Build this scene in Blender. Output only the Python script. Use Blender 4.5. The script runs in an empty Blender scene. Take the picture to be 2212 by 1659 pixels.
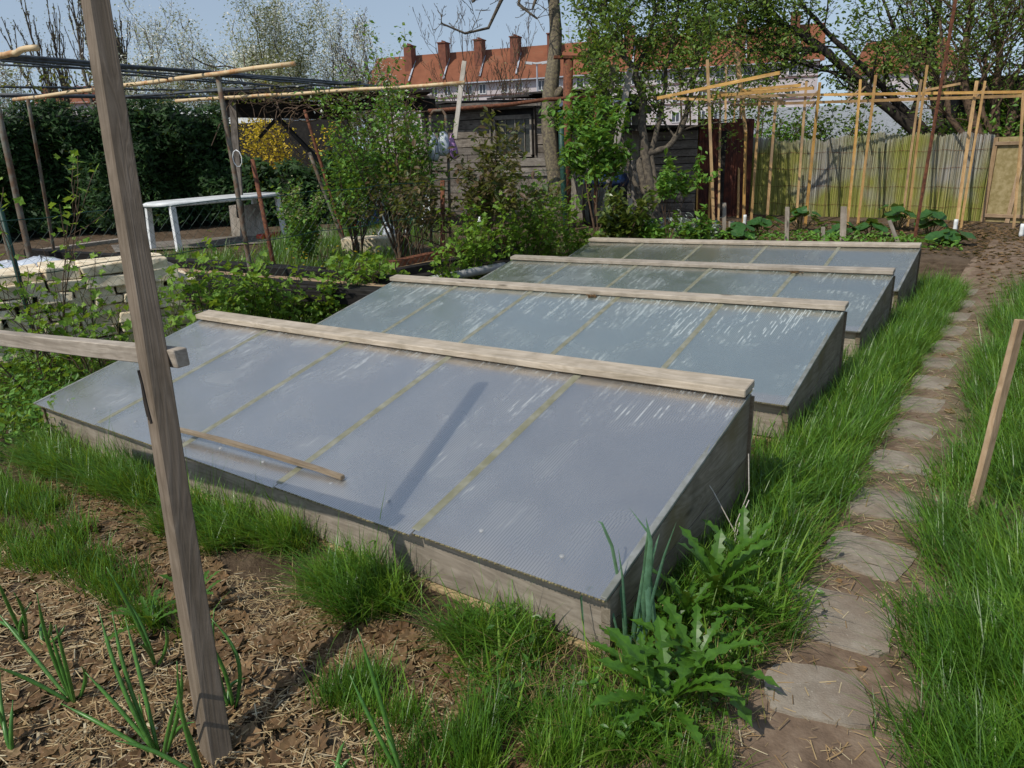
import bpy, math, random
import numpy as np
from mathutils import Vector, Matrix
random.seed(7); RNG = np.random.default_rng(11)
sc = bpy.context.scene; COL = sc.collection

# ------------------------------------------------------------------ camera
YAW, PITCH, ROLL, FPX = -.640, .320, -.037, 1570.
CAM = np.array([.959, -1.779, 1.65])
_F = np.array([math.sin(YAW)*math.cos(PITCH), math.cos(YAW)*math.cos(PITCH), -math.sin(PITCH)])
_R = np.array([math.cos(YAW), -math.sin(YAW), 0.]); _U = np.cross(_R, _F)
_c, _s = math.cos(ROLL), math.sin(ROLL)
_R, _U = _c*_R+_s*_U, -_s*_R+_c*_U
cd = bpy.data.cameras.new("camera"); cam = bpy.data.objects.new("camera", cd); COL.objects.link(cam)
cam.matrix_world = Matrix(((_R[0], _U[0], -_F[0], CAM[0]), (_R[1], _U[1], -_F[1], CAM[1]), (_R[2], _U[2], -_F[2], CAM[2]), (0, 0, 0, 1)))
cd.sensor_width = 36; cd.lens = FPX/2212*36; cd.clip_start = .05; cd.clip_end = 3000
sc.camera = cam

# ------------------------------------------------------------------ light
SUN_AZ, SUN_EL = math.atan2(-.26, -.97), math.radians(50)
w = bpy.data.worlds.new("World"); sc.world = w; w.use_nodes = True
nt = w.node_tree; bg = nt.nodes["Background"]
sky = nt.nodes.new("ShaderNodeTexSky"); sky.sky_type = 'NISHITA'; sky.sun_disc = False
sky.sun_elevation = SUN_EL; sky.sun_rotation = SUN_AZ % (2*math.pi)
sky.air_density = 1.3; sky.dust_density = .5; sky.ozone_density = 1.6; sky.altitude = 100
_tc = nt.nodes.new("ShaderNodeTexCoord"); _mp = nt.nodes.new("ShaderNodeMapping"); _mp.inputs["Location"].default_value = (0, 0, .15); _mp.inputs["Scale"].default_value = (1, 1, .5)
nt.links.new(_tc.outputs["Generated"], _mp.inputs[0]); nt.links.new(_mp.outputs[0], sky.inputs[0])
_mx = nt.nodes.new("ShaderNodeMix"); _mx.data_type = 'RGBA'; _mx.blend_type = 'MULTIPLY'; _mx.inputs[0].default_value = 1; _mx.inputs[7].default_value = (.76, .74, .76, 1)
nt.links.new(sky.outputs[0], _mx.inputs[6]); _hs = nt.nodes.new("ShaderNodeHueSaturation"); _hs.inputs["Saturation"].default_value = .80; nt.links.new(_mx.outputs[2], _hs.inputs["Color"]); nt.links.new(_hs.outputs[0], bg.inputs[0]); bg.inputs[1].default_value = .125
sl = bpy.data.lights.new("sun", 'SUN'); sun = bpy.data.objects.new("sun", sl); COL.objects.link(sun)
sl.energy = 3.0; sl.angle = math.radians(.55); sl.color = (1, .94, .84)
_sd = Vector((math.sin(SUN_AZ)*math.cos(SUN_EL), math.cos(SUN_AZ)*math.cos(SUN_EL), math.sin(SUN_EL)))
sun.rotation_euler = _sd.to_track_quat('Z', 'Y').to_euler()
sc.view_settings.view_transform = 'Standard'; sc.view_settings.look = 'None'
sc.view_settings.exposure = .32; sc.view_settings.gamma = 1.0
sc.cycles.max_bounces = 6; sc.cycles.transparent_max_bounces = 12; sc.cycles.diffuse_bounces = 3

# ------------------------------------------------------------------ placing helpers
def sst(a, b, x):
    t = np.clip((np.asarray(x, float)-a)/(b-a), 0, 1); return t*t*(3-2*t)
def G(x, y):
    """height of the ground"""
    x = np.asarray(x, float); y = np.asarray(y, float)
    m = sst(-6.6, -4.8, x)*(1-sst(.1, .9, x))*(1-sst(8., 9.6, y))*sst(-2.6, -.4, y)
    return m*(.028*x-.024*y)+.02*np.sin(x*1.7+1)*np.sin(y*1.3)*sst(8, 11, np.hypot(x, y))
def ray(u, v):
    return _F+_R*(u-1106)/FPX-_U*(v-829.5)/FPX
def at(u, v, z=None):
    """display pixel of the photograph -> point on the ground (or on height z)"""
    d = ray(u, v); h = 0. if z is None else z
    for _ in range(1 if z is not None else 6):
        p = CAM+d*(h-CAM[2])/d[2]
        if z is None: h = float(G(p[0], p[1]))
    p = CAM+d*(h-CAM[2])/d[2]
    return Vector(p)
def pd(u, v, depth): return Vector(CAM+ray(u, v)*depth)
def hz(p, v):
    """height above point p that shows at row v"""
    d = np.array([p[0], p[1], 0.])-CAM; k = (829.5-v)/FPX
    return float((k*(d@_F)-d@_U)/(_U[2]-k*_F[2]))
def depth_of(p): return float((np.array(p)-CAM)@_F)

# ------------------------------------------------------------------ materials
MATS = {}
def mat(name, rough=.8, spec=.3):
    m = bpy.data.materials.new(name); m.use_nodes = True
    b = m.node_tree.nodes["Principled BSDF"]; b.inputs["Roughness"].default_value = rough
    b.inputs["Specular IOR Level"].default_value = spec
    return m, m.node_tree, b
class N:
    """small node-writing helper"""
    def __init__(s, nt): s.nt = nt
    def n(s, t, **k):
        nd = s.nt.nodes.new(t)
        for a, v in k.items():
            if a.startswith('i_'): nd.inputs[int(a[2:]) if a[2:].isdigit() else a[2:].replace('_', ' ')].default_value = v
            else: setattr(nd, a, v)
        return nd
    def l(s, a, b): s.nt.links.new(a, b)
    def coord(s, scale=(1, 1, 1), which="Object", rnd=True, loc=(0, 0, 0)):
        tc = s.n("ShaderNodeTexCoord"); mp = s.n("ShaderNodeMapping"); mp.inputs["Scale"].default_value = scale
        mp.inputs["Location"].default_value = loc
        if rnd:
            oi = s.n("ShaderNodeObjectInfo"); ml = s.n("ShaderNodeMath", operation='MULTIPLY', i_1=37.); s.l(oi.outputs["Random"], ml.inputs[0])
            vm = s.n("ShaderNodeVectorMath", operation='ADD'); s.l(tc.outputs[which], vm.inputs[0]); s.l(ml.outputs[0], vm.inputs[1]); s.l(vm.outputs[0], mp.inputs[0])
        else: s.l(tc.outputs[which], mp.inputs[0])
        return mp.outputs[0]
    def noise(s, vec, scale, detail=4, rough=.55, dist=0):
        nd = s.n("ShaderNodeTexNoise"); nd.inputs["Scale"].default_value = scale; nd.inputs["Detail"].default_value = detail
        nd.inputs["Roughness"].default_value = rough; nd.inputs["Distortion"].default_value = dist
        if vec is not None: s.l(vec, nd.inputs["Vector"])
        return nd.outputs[0]
    def ramp(s, f, stops, interp='LINEAR'):
        r = s.n("ShaderNodeValToRGB"); r.color_ramp.interpolation = interp; e = r.color_ramp.elements
        while len(e) < len(stops): e.new(.5)
        for el, (p, c) in zip(e, stops): el.position = p; el.color = (*c, 1) if len(c) == 3 else c
        s.l(f, r.inputs[0]); return r.outputs[0]
    def mix(s, f, a, b, mode='MIX'):
        m = s.n("ShaderNodeMix", data_type='RGBA', blend_type=mode)
        for v, i in ((f, 0), (a, 6), (b, 7)):
            if hasattr(v, 'is_output'): s.l(v, m.inputs[i])
            else: m.inputs[i].default_value = v if i == 0 else (*v, 1)
        return m.outputs[2]
    def math(s, op, a, b=0., clamp=False):
        m = s.n("ShaderNodeMath", operation=op, use_clamp=clamp)
        for v, i in ((a, 0), (b, 1)):
            if hasattr(v, 'is_output'): s.l(v, m.inputs[i])
            else: m.inputs[i].default_value = v
        return m.outputs[0]
    def bump(s, h, b, strength=.4, dist=.01):
        n = s.n("ShaderNodeBump"); n.inputs["Strength"].default_value = strength; n.inputs["Distance"].default_value = dist
        s.l(h, n.inputs["Height"]); s.l(n.outputs[0], b.inputs["Normal"])

def wood(name, c0, c1, c2, grain=38., stretch=1.6, rough=.85, knots=True, stain=None, bump=.5):
    """boards run along their local X axis"""
    m, nt, b = mat(name, rough, .2); k = N(nt)
    v = k.coord((stretch, grain, grain)); v2 = k.coord((.9, 7, 7))
    g = k.noise(v, 1.0, 6, .62, .4)
    big = k.noise(v2, 1.4, 3, .5, 1.2)
    rings = k.math('FRACT', k.math('MULTIPLY', big, 9.))
    rings = k.math('ABSOLUTE', k.math('SUBTRACT', rings, .5))
    f = k.math('ADD', k.math('MULTIPLY', g, .75), k.math('MULTIPLY', rings, .45), True)
    col = k.ramp(f, [(.22, c0), (.5, c1), (.75, c2)])
    dirt = k.noise(k.coord((1, 1, 1)), 6., 5, .65)
    col = k.mix(k.ramp(dirt, [(.42, (0, 0, 0)), (.72, (.55, .55, .55))]), col, tuple(x*.55 for x in c0))
    if knots:
        vo = k.n("ShaderNodeTexVoronoi"); vo.inputs["Scale"].default_value = 1.; k.l(k.coord((1.7, 5.5, 5.5)), vo.inputs["Vector"])
        kn = k.ramp(vo.outputs["Distance"], [(.06, (1, 1, 1)), (.12, (0, 0, 0))])
        col = k.mix(k.math('MULTIPLY', kn, .8), col, tuple(x*.35 for x in c0))
    if stain is not None:
        st = k.ramp(k.noise(k.coord((1, 1, 1)), 2.3, 4, .6), [(.52, (0, 0, 0)), (.68, (.7, .7, .7))])
        col = k.mix(st, col, stain)
    oi = k.n("ShaderNodeObjectInfo")
    hsv = k.n("ShaderNodeHueSaturation"); k.l(col, hsv.inputs["Color"]); k.l(k.math('ADD', k.math('MULTIPLY', oi.outputs["Random"], .45), .75), hsv.inputs["Value"]); k.l(k.math('ADD', k.math('MULTIPLY', k.math('FRACT', k.math('MULTIPLY', oi.outputs["Random"], 7.3)), .25), .90), hsv.inputs["Saturation"])
    k.l(hsv.outputs[0], b.inputs["Base Color"]); k.bump(f, b, bump, .004)
    return m
def plain(name, c, rough=.6, var=.25, spec=.3, scale=20., metal=0., c2=None, thr=(.4, .65)):
    m, nt, b = mat(name, rough, spec); k = N(nt)
    n = k.noise(k.coord(), scale, 5, .6)
    c2 = c2 or tuple(x*(1-var) for x in c)
    k.l(k.ramp(n, [(thr[0], c2), (thr[1], c)]), b.inputs["Base Color"]); b.inputs["Metallic"].default_value = metal
    k.bump(n, b, .25, .003); return m
def leafmat(name, cols, trans=.35, rough=.5, spec=.35, patchy=False, fine=False):
    """leaf colours vary from leaf to leaf"""
    m = bpy.data.materials.new(name); m.use_nodes = True; nt = m.node_tree; nt.nodes.clear(); k = N(nt)
    ge = k.n("ShaderNodeNewGeometry")
    n = len(cols); col = k.ramp(ge.outputs["Random Per Island"], [(i/max(1, n-1), c) for i, c in enumerate(cols)])
    if fine:
        col = k.mix(1., col, k.ramp(k.noise(k.coord(rnd=False), 38., 5, .7), [(.3, (.55, .6, .5)), (.55, (1, 1, 1)), (.72, (1.5, 1.3, 1.0))]), 'MULTIPLY')
    if patchy:
        pn = k.ramp(k.noise(k.coord(rnd=False), 5.5, 3, .6), [(.38, (.62, .68, .7)), (.52, (1, 1, 1)), (.66, (1.45, 1.2, 1.1))]); col = k.mix(1., col, pn, 'MULTIPLY')
    b = k.n("ShaderNodeBsdfPrincipled"); b.inputs["Roughness"].default_value = rough; b.inputs["Specular IOR Level"].default_value = spec
    k.l(col, b.inputs["Base Color"])
    t = k.n("ShaderNodeBsdfTranslucent"); tc = k.mix(.55, col, (.35, .42, .03)); k.l(tc, t.inputs[0])
    mx = k.n("ShaderNodeMixShader", i_0=trans); k.l(b.outputs[0], mx.inputs[1]); k.l(t.outputs[0], mx.inputs[2])
    o = k.n("ShaderNodeOutputMaterial"); k.l(mx.outputs[0], o.inputs[0]); return m

M = {}
M['grey'] = wood("weathered_grey_wood", (.22, .185, .145), (.33, .285, .23), (.42, .37, .305))
M['ridge'] = wood("bleached_ridge_wood", (.27, .23, .175), (.38, .33, .265), (.46, .41, .345))
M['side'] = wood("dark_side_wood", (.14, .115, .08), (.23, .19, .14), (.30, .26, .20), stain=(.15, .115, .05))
M['pale'] = wood("pale_base_wood", (.30, .22, .12), (.42, .32, .19), (.5, .4, .26))
M['post'] = wood("brown_post_wood", (.11, .085, .058), (.165, .13, .095), (.22, .18, .138), knots=False, grain=60)
M['lath'] = wood("orange_lath_wood", (.36, .20, .075), (.52, .32, .13), (.62, .42, .19), knots=False, grain=30, stain=(.24, .17, .11))
M['stake'] = wood("brown_stake_wood", (.26, .17, .095), (.36, .25, .15), (.42, .31, .2), knots=False)
M['stick'] = wood("dark_stick_wood", (.14, .105, .07), (.21, .165, .115), (.28, .23, .17), knots=False)
M['shed'] = wood("old_shed_wood", (.10, .085, .07), (.19, .165, .14), (.30, .27, .235), stain=(.06, .05, .04), grain=26)
M['shed2'] = wood("pale_shed_wood", (.17, .145, .12), (.29, .26, .22), (.40, .37, .33), stain=(.10, .085, .07), grain=26)
M['black'] = wood("black_timber", (.012, .011, .010), (.022, .02, .018), (.05, .045, .038), knots=False)
M['ltwood'] = wood("light_stick_wood", (.38, .33, .27), (.5, .46, .4), (.6, .56, .5), knots=False)
M['rust'] = plain("rusty_steel", (.20, .075, .035), .85, c2=(.09, .035, .02), scale=25)
M['rustsheet'] = plain("rusty_sheet", (.15, .045, .025), .8, c2=(.05, .018, .014), scale=5)
M['bamboo'] = plain("bamboo", (.62, .47, .27), .5, c2=(.48, .26, .11), scale=9, thr=(.36, .5))
M['bluepipe'] = plain("dark_grey_pipe", (.07, .085, .10), .5, c2=(.035, .04, .045), scale=12)
M['galv'] = plain("galvanised_post", (.16, .16, .13), .7, c2=(.12, .07, .04), scale=9)
M['greenwire'] = plain("green_coated_wire", (.012, .05, .038), .5)
M['greenpost'] = plain("green_post_paint", (.03, .10, .07), .5, c2=(.02, .05, .04))
M['white'] = plain("white_plastic", (.82, .83, .82), .35, c2=(.6, .62, .6), scale=6)
M['bag'] = plain("white_bag_plastic", (.6, .64, .68), .3, c2=(.42, .46, .52), scale=14)
M['violet'] = plain("violet_print_plastic", (.45, .25, .5), .4)
M['bluedk'] = plain("dark_blue_plastic", (.018, .045, .14), .4, c2=(.01, .02, .05), scale=8)
M['barrelblk'] = plain("black_barrel_plastic", (.015, .022, .025), .45, c2=(.01, .012, .012))
M['bluecr'] = plain("blue_plastic", (.03, .09, .30), .45)
M['greenpl'] = plain("green_plastic", (.02, .13, .09), .45)
M['red'] = plain("red_plastic", (.55, .04, .03), .4)
M['yellowbd'] = plain("tan_board", (.34, .25, .12), .8, scale=8)
M['felt'] = plain("roof_felt", (.055, .05, .045), .9, c2=(.025, .022, .02), scale=6)
M['darkglass'] = plain("grimy_glass", (.05, .055, .045), .25, c2=(.03, .032, .025), spec=.5)
M['stone'] = plain("cream_limestone", (.78, .68, .50), .9, c2=(.54, .43, .28), scale=9, thr=(.35, .6))
M['greypipe'] = plain("pale_grey_pipe", (.36, .36, .35), .6)
M['bark'] = plain("grey_bark", (.15, .125, .09), .95, c2=(.06, .05, .04), scale=16)
M['barkly'] = plain("lichen_bark", (.20, .17, .10), .95, c2=(.085, .07, .055), scale=22)
M['twig'] = plain("brown_twig", (.13, .085, .05), .9, c2=(.07, .045, .03))
M['twiggreen'] = plain("green_twig", (.12, .13, .045), .9, c2=(.09, .07, .03))
M['darkbark'] = plain("dark_bark", (.05, .04, .032), .95, c2=(.025, .02, .017), scale=12)

M['grass'] = leafmat("grass_blades", [(0.035, 0.098, 0.008), (0.060, 0.171, 0.013), (0.095, 0.234, 0.020), (0.148, 0.288, 0.030), (0.079, 0.199, 0.022)], .3, .38, .5, True)
M['grassdry'] = leafmat("dry_grass", [(0.270, 0.189, 0.081), (0.198, 0.135, 0.054), (0.342, 0.261, 0.126), (0.144, 0.135, 0.036)], .2, .6, .2)
M['straw'] = leafmat("straw_pieces", [(0.399, 0.271, 0.129), (0.258, 0.161, 0.078), (0.526, 0.407, 0.220), (0.152, 0.093, 0.045), (0.609, 0.518, 0.336)], .1, .6, .2)
M['deadleaf'] = leafmat("dead_leaves", [(0.149, 0.085, 0.039), (0.201, 0.122, 0.059), (0.104, 0.057, 0.027), (0.246, 0.161, 0.086)], .15, .6, .2, fine=True)
M['onion'] = leafmat("onion_leaf", [(0.068, 0.194, 0.033), (0.096, 0.239, 0.044)], .15, .35, .5, fine=True)
M['leek'] = leafmat("leek_leaf", [(.075, .17, .09), (.10, .21, .12), (.06, .14, .07)], .2, .4, .4, fine=True)
M['weed'] = leafmat("weed_leaf", [(0.047, 0.140, 0.013), (0.068, 0.174, 0.017), (0.038, 0.104, 0.011)], .3, .4, .4, fine=True)
M['currant'] = leafmat("currant_leaf", [(0.107, 0.225, 0.019), (0.156, 0.306, 0.028), (0.213, 0.353, 0.039), (0.077, 0.161, 0.015)], .4)
M['shrubleaf'] = leafmat("shrub_leaf", [(0.065, 0.169, 0.021), (0.109, 0.257, 0.032), (0.174, 0.337, 0.046), (0.048, 0.119, 0.018)], .35)
M['treeleaf'] = leafmat("tree_leaf", [(0.076, 0.150, 0.028), (0.126, 0.220, 0.037), (0.190, 0.280, 0.051), (0.056, 0.110, 0.022)], .35)
M['brownleaf'] = leafmat("bramble_leaf", [(0.078, 0.078, 0.026), (0.117, 0.065, 0.039), (0.052, 0.091, 0.026), (0.143, 0.104, 0.039)], .3)
M['laurel'] = leafmat("laurel_leaf", [(.06, .10, .015), (.10, .14, .02), (.04, .075, .012), (.15, .16, .03)], .25, .35, .5)
M['conifer'] = leafmat("conifer_frond", [(0.011, 0.032, 0.009), (0.018, 0.052, 0.011), (0.030, 0.075, 0.014), (0.009, 0.023, 0.009)], .12, .6, .2)
M['forsythia'] = leafmat("forsythia_flower", [(.62, .42, .02), (.7, .5, .03), (.5, .33, .02)], .3)
M['blossom'] = leafmat("white_blossom", [(0.713, 0.713, 0.667), (0.828, 0.828, 0.782), (0.575, 0.575, 0.506), (0.230, 0.276, 0.115)], .3)
M['budleaf'] = leafmat("spring_bud", [(.16, .17, .07), (.22, .22, .10), (.11, .13, .05)], .3)
M['cream'] = leafmat("cream_flower", [(.45, .40, .24), (.34, .31, .17), (.2, .22, .08)], .2)
M['yellowfl'] = leafmat("yellow_flower", [(.7, .5, .02), (.75, .35, .02)], .2)
M['redfl'] = leafmat("red_flower", [(.6, .04, .02), (.65, .10, .03)], .2)
M['sage'] = leafmat("grey_sage_leaf", [(.30, .35, .30), (.4, .44, .4), (.22, .27, .2)], .2)
M['rhubarb'] = leafmat("broad_leaf", [(.03, .10, .022), (.045, .13, .03), (.06, .15, .04)], .3, .4, fine=True)

# ------------------------------------------------------------------ mesh helpers
def tag(o, label=None, cat=None, group=None, kind=None):
    if label: o['label'] = label
    if cat: o['category'] = cat
    if group: o['group'] = group
    if kind: o['kind'] = kind
    return o
def link(name, me, m=None, parent=None, smooth=False):
    o = bpy.data.objects.new(name, me); COL.objects.link(o)
    if m is not None and not me.materials:
        for q in (m if isinstance(m, (list, tuple)) else [m]): me.materials.append(q)
    if smooth: me.shade_smooth()
    if parent is not None:
        o.parent = parent; o.matrix_parent_inverse = Matrix.Translation(-parent.location)
    return o
def root(name, loc, label, cat, group=None):
    o = bpy.data.objects.new(name, None); o.empty_display_size = .1; o.location = loc; COL.objects.link(o)
    return tag(o, label, cat, group)
class MB:
    def __init__(s): s.v = []; s.f = []; s.mi = []
    def add(s, vs, fs, mi=0):
        o = len(s.v); s.v += [tuple(p) for p in vs]; s.f += [tuple(i+o for i in f) for f in fs]; s.mi += [mi]*len(fs)
    def box(s, c, sz, rz=0., mi=0, jitter=0.):
        x, y, z = (a/2 for a in sz); cr, sr = math.cos(rz), math.sin(rz); vs = []
        for dz in (-z, z):
            for dx, dy in ((-x, -y), (x, -y), (x, y), (-x, y)):
                j = [random.uniform(-jitter, jitter) for _ in range(3)]
                vs.append((c[0]+dx*cr-dy*sr+j[0], c[1]+dx*sr+dy*cr+j[1], c[2]+dz+j[2]))
        s.add(vs, [(3, 2, 1, 0), (4, 5, 6, 7), (0, 1, 5, 4), (1, 2, 6, 5), (2, 3, 7, 6), (3, 0, 4, 7)], mi)
    def beam(s, a, b, w, h, up=(0, 0, 1), mi=0):
        a, b = Vector(a), Vector(b); d = (b-a).normalized(); u = Vector(up)
        if abs(d.dot(u)) > .97: u = Vector((1, 0, 0))
        r = d.cross(u).normalized()*w/2; u = r.cross(d).normalized()*h/2
        vs = [p+q for p in (a, b) for q in (-r-u, r-u, r+u, -r+u)]
        s.add(vs, [(3, 2, 1, 0), (4, 5, 6, 7), (0, 1, 5, 4), (1, 2, 6, 5), (2, 3, 7, 6), (3, 0, 4, 7)], mi)
    def tube(s, pts, r, n=6, mi=0, cap=True):
        pts = [Vector(p) for p in pts]; rs = r if isinstance(r, (list, tuple)) else [r]*len(pts)
        vs = []; m = len(pts); u = None
        for i, p in enumerate(pts):
            d = (pts[min(i+1, m-1)]-pts[max(i-1, 0)])
            d = d.normalized() if d.length > 1e-9 else Vector((0, 0, 1))
            if u is None:
                u = d.cross(Vector((0, 0, 1)) if abs(d.z) < .9 else Vector((1, 0, 0))).normalized()
            else:
                u = (u-d*u.dot(d)); u = u.normalized() if u.length > 1e-6 else d.orthogonal().normalized()
            t = d.cross(u)
            for j in range(n):
                a = 2*math.pi*j/n; vs.append(p+(u*math.cos(a)+t*math.sin(a))*rs[i])
        fs = [(i*n+j, i*n+(j+1) % n, (i+1)*n+(j+1) % n, (i+1)*n+j) for i in range(m-1) for j in range(n)]
        if cap: fs += [tuple(range(n-1, -1, -1)), tuple((m-1)*n+j for j in range(n))]
        s.add(vs, fs, mi)
    def lathe(s, c, prof, n=20, mi=0):
        vs = [(c[0]+r*math.cos(2*math.pi*j/n), c[1]+r*math.sin(2*math.pi*j/n), c[2]+z) for r, z in prof for j in range(n)]
        fs = [(i*n+j, i*n+(j+1) % n, (i+1)*n+(j+1) % n, (i+1)*n+j) for i in range(len(prof)-1) for j in range(n)]
        fs += [tuple(range(n-1, -1, -1)), tuple((len(prof)-1)*n+j for j in range(n))]
        s.add(vs, fs, mi)
    def done(s, name, m, parent=None, smooth=False, bevel=0.):
        me = bpy.data.meshes.new(name); me.from_pydata(s.v, [], s.f)
        if isinstance(m, (list, tuple)):
            for q in m: me.materials.append(q)
            me.polygons.foreach_set("material_index", s.mi)
        else: me.materials.append(m)
        me.update(); o = link(name, me, None, parent, smooth)
        if bevel:
            b = o.modifiers.new("b", 'BEVEL'); b.width = bevel; b.segments = 2; b.limit_method = 'ANGLE'
        return o
def board(name, a, b, w, h, m, parent=None, up=(0, 0, 1), bevel=.003, bow=0., taper=1.):
    """a sawn board from a to b; its local X runs along it (the grain follows)"""
    a, b = Vector(a), Vector(b); d = b-a; L = d.length; d.normalize(); u = Vector(up)
    if abs(d.dot(u)) > .97: u = Vector((1, 0, 0))
    r = u.cross(d).normalized(); u = d.cross(r).normalized()
    n = 9 if bow or L > .8 else 3; vs = []; fs = []
    j = lambda: random.uniform(-.0016, .0016)
    for i in range(n):
        t = i/(n-1); x = (t-.5)*L; z0 = bow*4*t*(1-t); k = 1+(taper-1)*t
        vs += [(x, yy*k*w/2+j(), z0+zz*k*h/2+j()) for yy, zz in ((-1, -1), (1, -1), (1, 1), (-1, 1))]
    for i in range(n-1):
        for q in range(4): fs.append((i*4+q, i*4+(q+1) % 4, i*4+4+(q+1) % 4, i*4+4+q))
    fs += [(3, 2, 1, 0), tuple((n-1)*4+q for q in range(4))]
    me = bpy.data.meshes.new(name); me.from_pydata(vs, [], fs); me.materials.append(m); me.update()
    o = bpy.data.objects.new(name, me); COL.objects.link(o)
    c = (a+b)/2; mw = Matrix(((d.x, r.x, u.x, c.x), (d.y, r.y, u.y, c.y), (d.z, r.z, u.z, c.z), (0, 0, 0, 1)))
    o.matrix_basis = mw
    if parent is not None:
        o.parent = parent; o.matrix_parent_inverse = Matrix.Translation(-parent.location)
    if bevel:
        bv = o.modifiers.new("b", 'BEVEL'); bv.width = bevel; bv.segments = 1; bv.limit_method = 'ANGLE'
    return o

def np_mesh(name, V, loops, starts, m, parent=None, midx=None, smooth=False):
    me = bpy.data.meshes.new(name); V = np.ascontiguousarray(V, dtype=np.float32)
    me.vertices.add(len(V)); me.vertices.foreach_set("co", V.ravel())
    me.loops.add(len(loops)); me.loops.foreach_set("vertex_index", np.ascontiguousarray(loops, dtype=np.int32))
    me.polygons.add(len(starts)); me.polygons.foreach_set("loop_start", np.ascontiguousarray(starts, dtype=np.int32))
    for q in (m if isinstance(m, (list, tuple)) else [m]): me.materials.append(q)
    if midx is not None: me.polygons.foreach_set("material_index", np.ascontiguousarray(midx, dtype=np.int32))
    me.update(calc_edges=True); me.validate()
    if not smooth: me.shade_flat()
    return link(name, me, None, parent, smooth)
def scatter(name, tv, tf, R, T, m, parent=None):
    """N copies of template (tv verts, tf faces) under matrices R (N,3,3) and offsets T"""
    tv = np.asarray(tv, float); V = np.einsum('nij,kj->nki', R, tv)+T[:, None, :]; k = len(tv); n = len(T)
    fl = np.concatenate([np.asarray(f) for f in tf]); sz = np.array([len(f) for f in tf])
    loops = (fl[None, :]+(np.arange(n)*k)[:, None]).ravel()
    st = np.concatenate([[0], np.cumsum(np.tile(sz, n))[:-1]])
    return np_mesh(name, V.reshape(-1, 3), loops, st, m, parent)
def frames(nrm, spin, scale):
    """rotation matrices with local z = nrm, turned by spin"""
    nrm = nrm/np.linalg.norm(nrm, axis=1, keepdims=True)
    a = np.where(np.abs(nrm[:, 2:3]) < .9, np.array([[0, 0, 1.]]), np.array([[1., 0, 0]]))
    x = np.cross(a, nrm); x /= np.linalg.norm(x, axis=1, keepdims=True); y = np.cross(nrm, x)
    c, s = np.cos(spin)[:, None], np.sin(spin)[:, None]
    X = c*x+s*y; Y = -s*x+c*y
    return np.stack([X, Y, nrm], 2)*np.asarray(scale).reshape(-1, 1, 1)
LEAF = ([(0, -.5, 0), (.24, -.1, .05), (.2, .22, .05), (0, .55, -.05), (-.2, .22, .05), (-.24, -.1, .05), (0, .0, -.04)],
        [(0, 1, 6), (1, 2, 6), (2, 3, 6), (3, 4, 6), (4, 5, 6), (5, 0, 6)])
QLEAF = ([(0, -.5, 0), (.27, 0, .06), (0, .5, -.03), (-.27, 0, .06)], [(0, 1, 2, 3)])
LOBED = ([(0, -.15, 0), (.22, -.42, .03), (.3, -.18, .05), (.52, -.02, .03), (.3, .12, .05), (.2, .3, .04), (0, .55, -.04), (-.2, .3, .04), (-.3, .12, .05), (-.52, -.02, .03), (-.3, -.18, .05), (-.22, -.42, .03), (0, .05, -.03)],
         [(i, (i+1) % 12, 12) for i in range(12)])
FROND = ([(0, -.5, 0), (.12, -.2, .02), (.2, .1, 0), (.05, .1, .02), (.1, .4, -.02), (0, .6, -.05), (-.1, .4, -.02), (-.05, .1, .02), (-.2, .1, 0), (-.12, -.2, .02)],
         [(0, 1, 9), (1, 2, 3), (1, 3, 7), (1, 7, 9), (9, 7, 8), (3, 4, 5), (3, 5, 7), (7, 5, 6)])
def rnd_normals(n, up=.6):
    v = RNG.normal(size=(n, 3)); v /= np.linalg.norm(v, axis=1, keepdims=True); v[:, 2] = np.abs(v[:, 2]); v[:, 2] += up
    return v
def leaves(name, P, size, m, parent=None, tpl=QLEAF, up=.5, var=.45):
    P = np.asarray(P, float); n = len(P)
    return scatter(name, tpl[0], tpl[1], frames(rnd_normals(n, up), RNG.uniform(0, 6.28, n), size*RNG.uniform(1-var, 1+var, n)), P, m, parent)

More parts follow.
